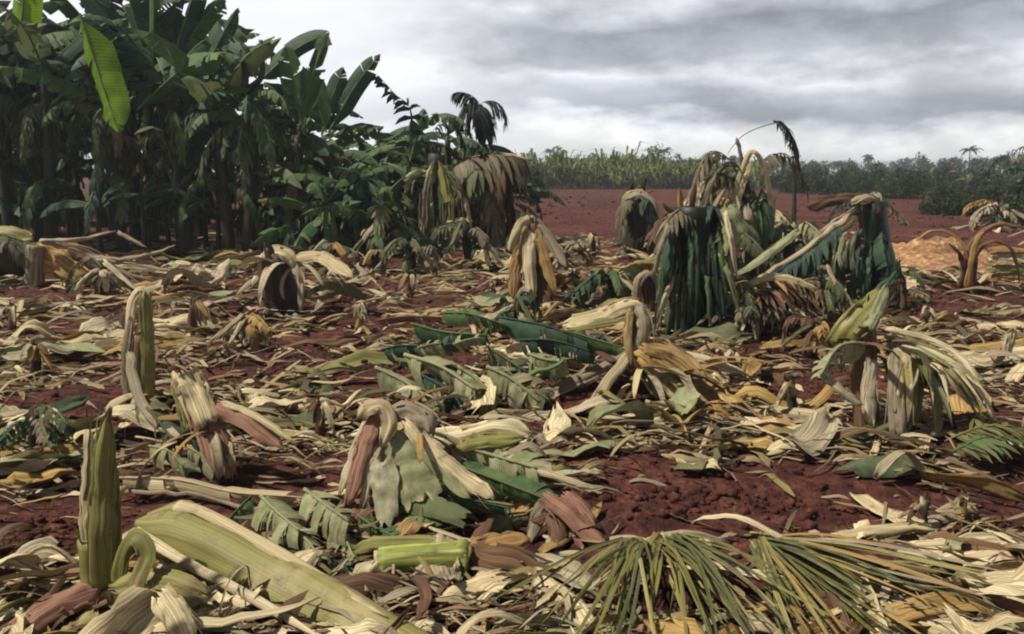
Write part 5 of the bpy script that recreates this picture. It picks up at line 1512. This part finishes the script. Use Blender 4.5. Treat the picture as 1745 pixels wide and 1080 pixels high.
used = {}
words = {'straw': 'pale straw', 'gold': 'golden brown', 'grey': 'weathered grey-brown', 'brown': 'dark brown', 'pink': 'reddish brown', 'olive': 'olive green', 'wilt': 'wilted green', 'paleleaf': 'pale grey-green', 'green': 'fresh green', 'drymid': 'bare tan', 'dead': 'dull brown'}


BUND = [(sample(.7), rl.gauss(0, .7)) for _ in range(110)]


def scatter(name, cat, noun, count, mats, Lr, hwr, curlr, lift, thick, group, bias, nc=8, prof=prof_strip, forms=('flat', 'curled', 'arched')):
    for _ in range(count):
        az = rl.uniform(0, 6.28) if rl.random() < .45 else rl.gauss(0, .6)
        stack = 0.0
        if rl.random() < .62:
            bc, ba = rl.choice(BUND); r_s = .17 * (bc.y / 4.5) ** .8
            c = V((bc.x + rl.gauss(0, 1.4) * r_s, bc.y + rl.gauss(0, 1) * r_s, 0)); c.z = hgt(c.x, c.y)
            az = ba + rl.gauss(0, .4); stack = rl.uniform(0, .09) * math.exp(-((c - bc).length / (2 * r_s)) ** 2)
            if rl.random() > density(c) + .35: continue
        else:
            c = sample(bias)
        s = (c.y / 4.5) ** .55
        L = rl.uniform(*Lr) * s; hw = rl.uniform(*hwr) * s
        mt = rl.choice(mats)
        cu = rl.uniform(*curlr) * rl.choice((-1, 1, -1))
        form = 'narrow' if hw / L < .05 else ('tightly curled' if abs(cu) > .7 else ('broad' if hw / L > .14 else 'loosely curled'))
        c.z += 0
        pts = lying(c, az, L, hw, lift * rl.uniform(.1, 1) * s, rl.uniform(-.7, .7), n=10, wob=.14)
        up_ = rl.uniform(.005, .035) + stack
        for q in pts: q.z += up_
        mb = MB()
        strip(mb, pts, hw, curl=cu, nc=nc, thick=thick * s, twist=rl.uniform(-1.2, 1.2), twist0=rl.uniform(-.6, .6), rnd=rl, rag=hw * .9, crumple=hw * .6, pleat=.25, edge=.25, prof=prof, up=V((0, 0, 1)))
        o = mb.build(name, M[mt], None, org=c)
        lab = f"{form} {words[mt]} {noun} {where(c)}"
        lab = ' '.join(lab.split()[:16])
        tag(o, lab, cat, group)


scatter('dry_leaf_strip', 'leaf strip', 'leaf strip', 280, ['straw', 'straw', 'gold', 'grey', 'grey', 'brown', 'straw'], (.18, .6), (.010, .034), (.1, .8), .10, .001, 'dry leaf strips strewn over the field', .75)
scatter('sheath_piece', 'leaf sheath', 'sheath piece', 280, ['straw', 'gold', 'grey', 'pink', 'brown', 'straw', 'olive', 'straw', 'straw', 'gold', 'grey'], (.22, .85), (.02, .08), (.15, .8), .12, .0025, 'broken sheath pieces lying in the litter', .7, nc=6)
scatter('leaf_piece', 'banana leaf', 'torn leaf piece', 230, ['wilt', 'paleleaf', 'grey', 'straw', 'grey', 'paleleaf', 'straw', 'straw', 'gold'], (.18, .6), (.03, .11), (.05, .6), .12, .0, 'torn leaf pieces lying in the litter', .7, nc=6)
scatter('bare_midrib', 'midrib', 'leaf midrib', 60, ['drymid', 'straw', 'grey', 'olive'], (.3, .9), (.005, .010), (.8, 1.4), .16, .002, 'bare midribs strewn over the field', .7, nc=4)

# ------------------------------------------------------------------ the damp air over the field
hm = bpy.data.materials.new('haze_air'); hm.use_nodes = True
t = NT(hm.node_tree)
pv = t.n('ShaderNodeVolumePrincipled', {'Color': (.80, .86, .95, 1), 'Density': .0012, 'Anisotropy': .2})
o_n = t.n('ShaderNodeOutputMaterial'); t.set(o_n, 'Volume', pv.outputs[0])
mb = MB()
hx, hy0, hy1, hz0, hz1 = 3600, -70, 3700, -1.5, 13.0
for zc in (hz0, hz1):
    for xc, yc in ((-hx, hy0), (hx, hy0), (hx, hy1), (-hx, hy1)):
        mb.add((xc, yc, zc))
mb.f += [(3, 2, 1, 0), (4, 5, 6, 7), (0, 1, 5, 4), (1, 2, 6, 5), (2, 3, 7, 6), (3, 0, 4, 7)]
tag(mb.build('haze', hm, smooth=False), 'thin pale haze over the far field', 'haze', kind='stuff')
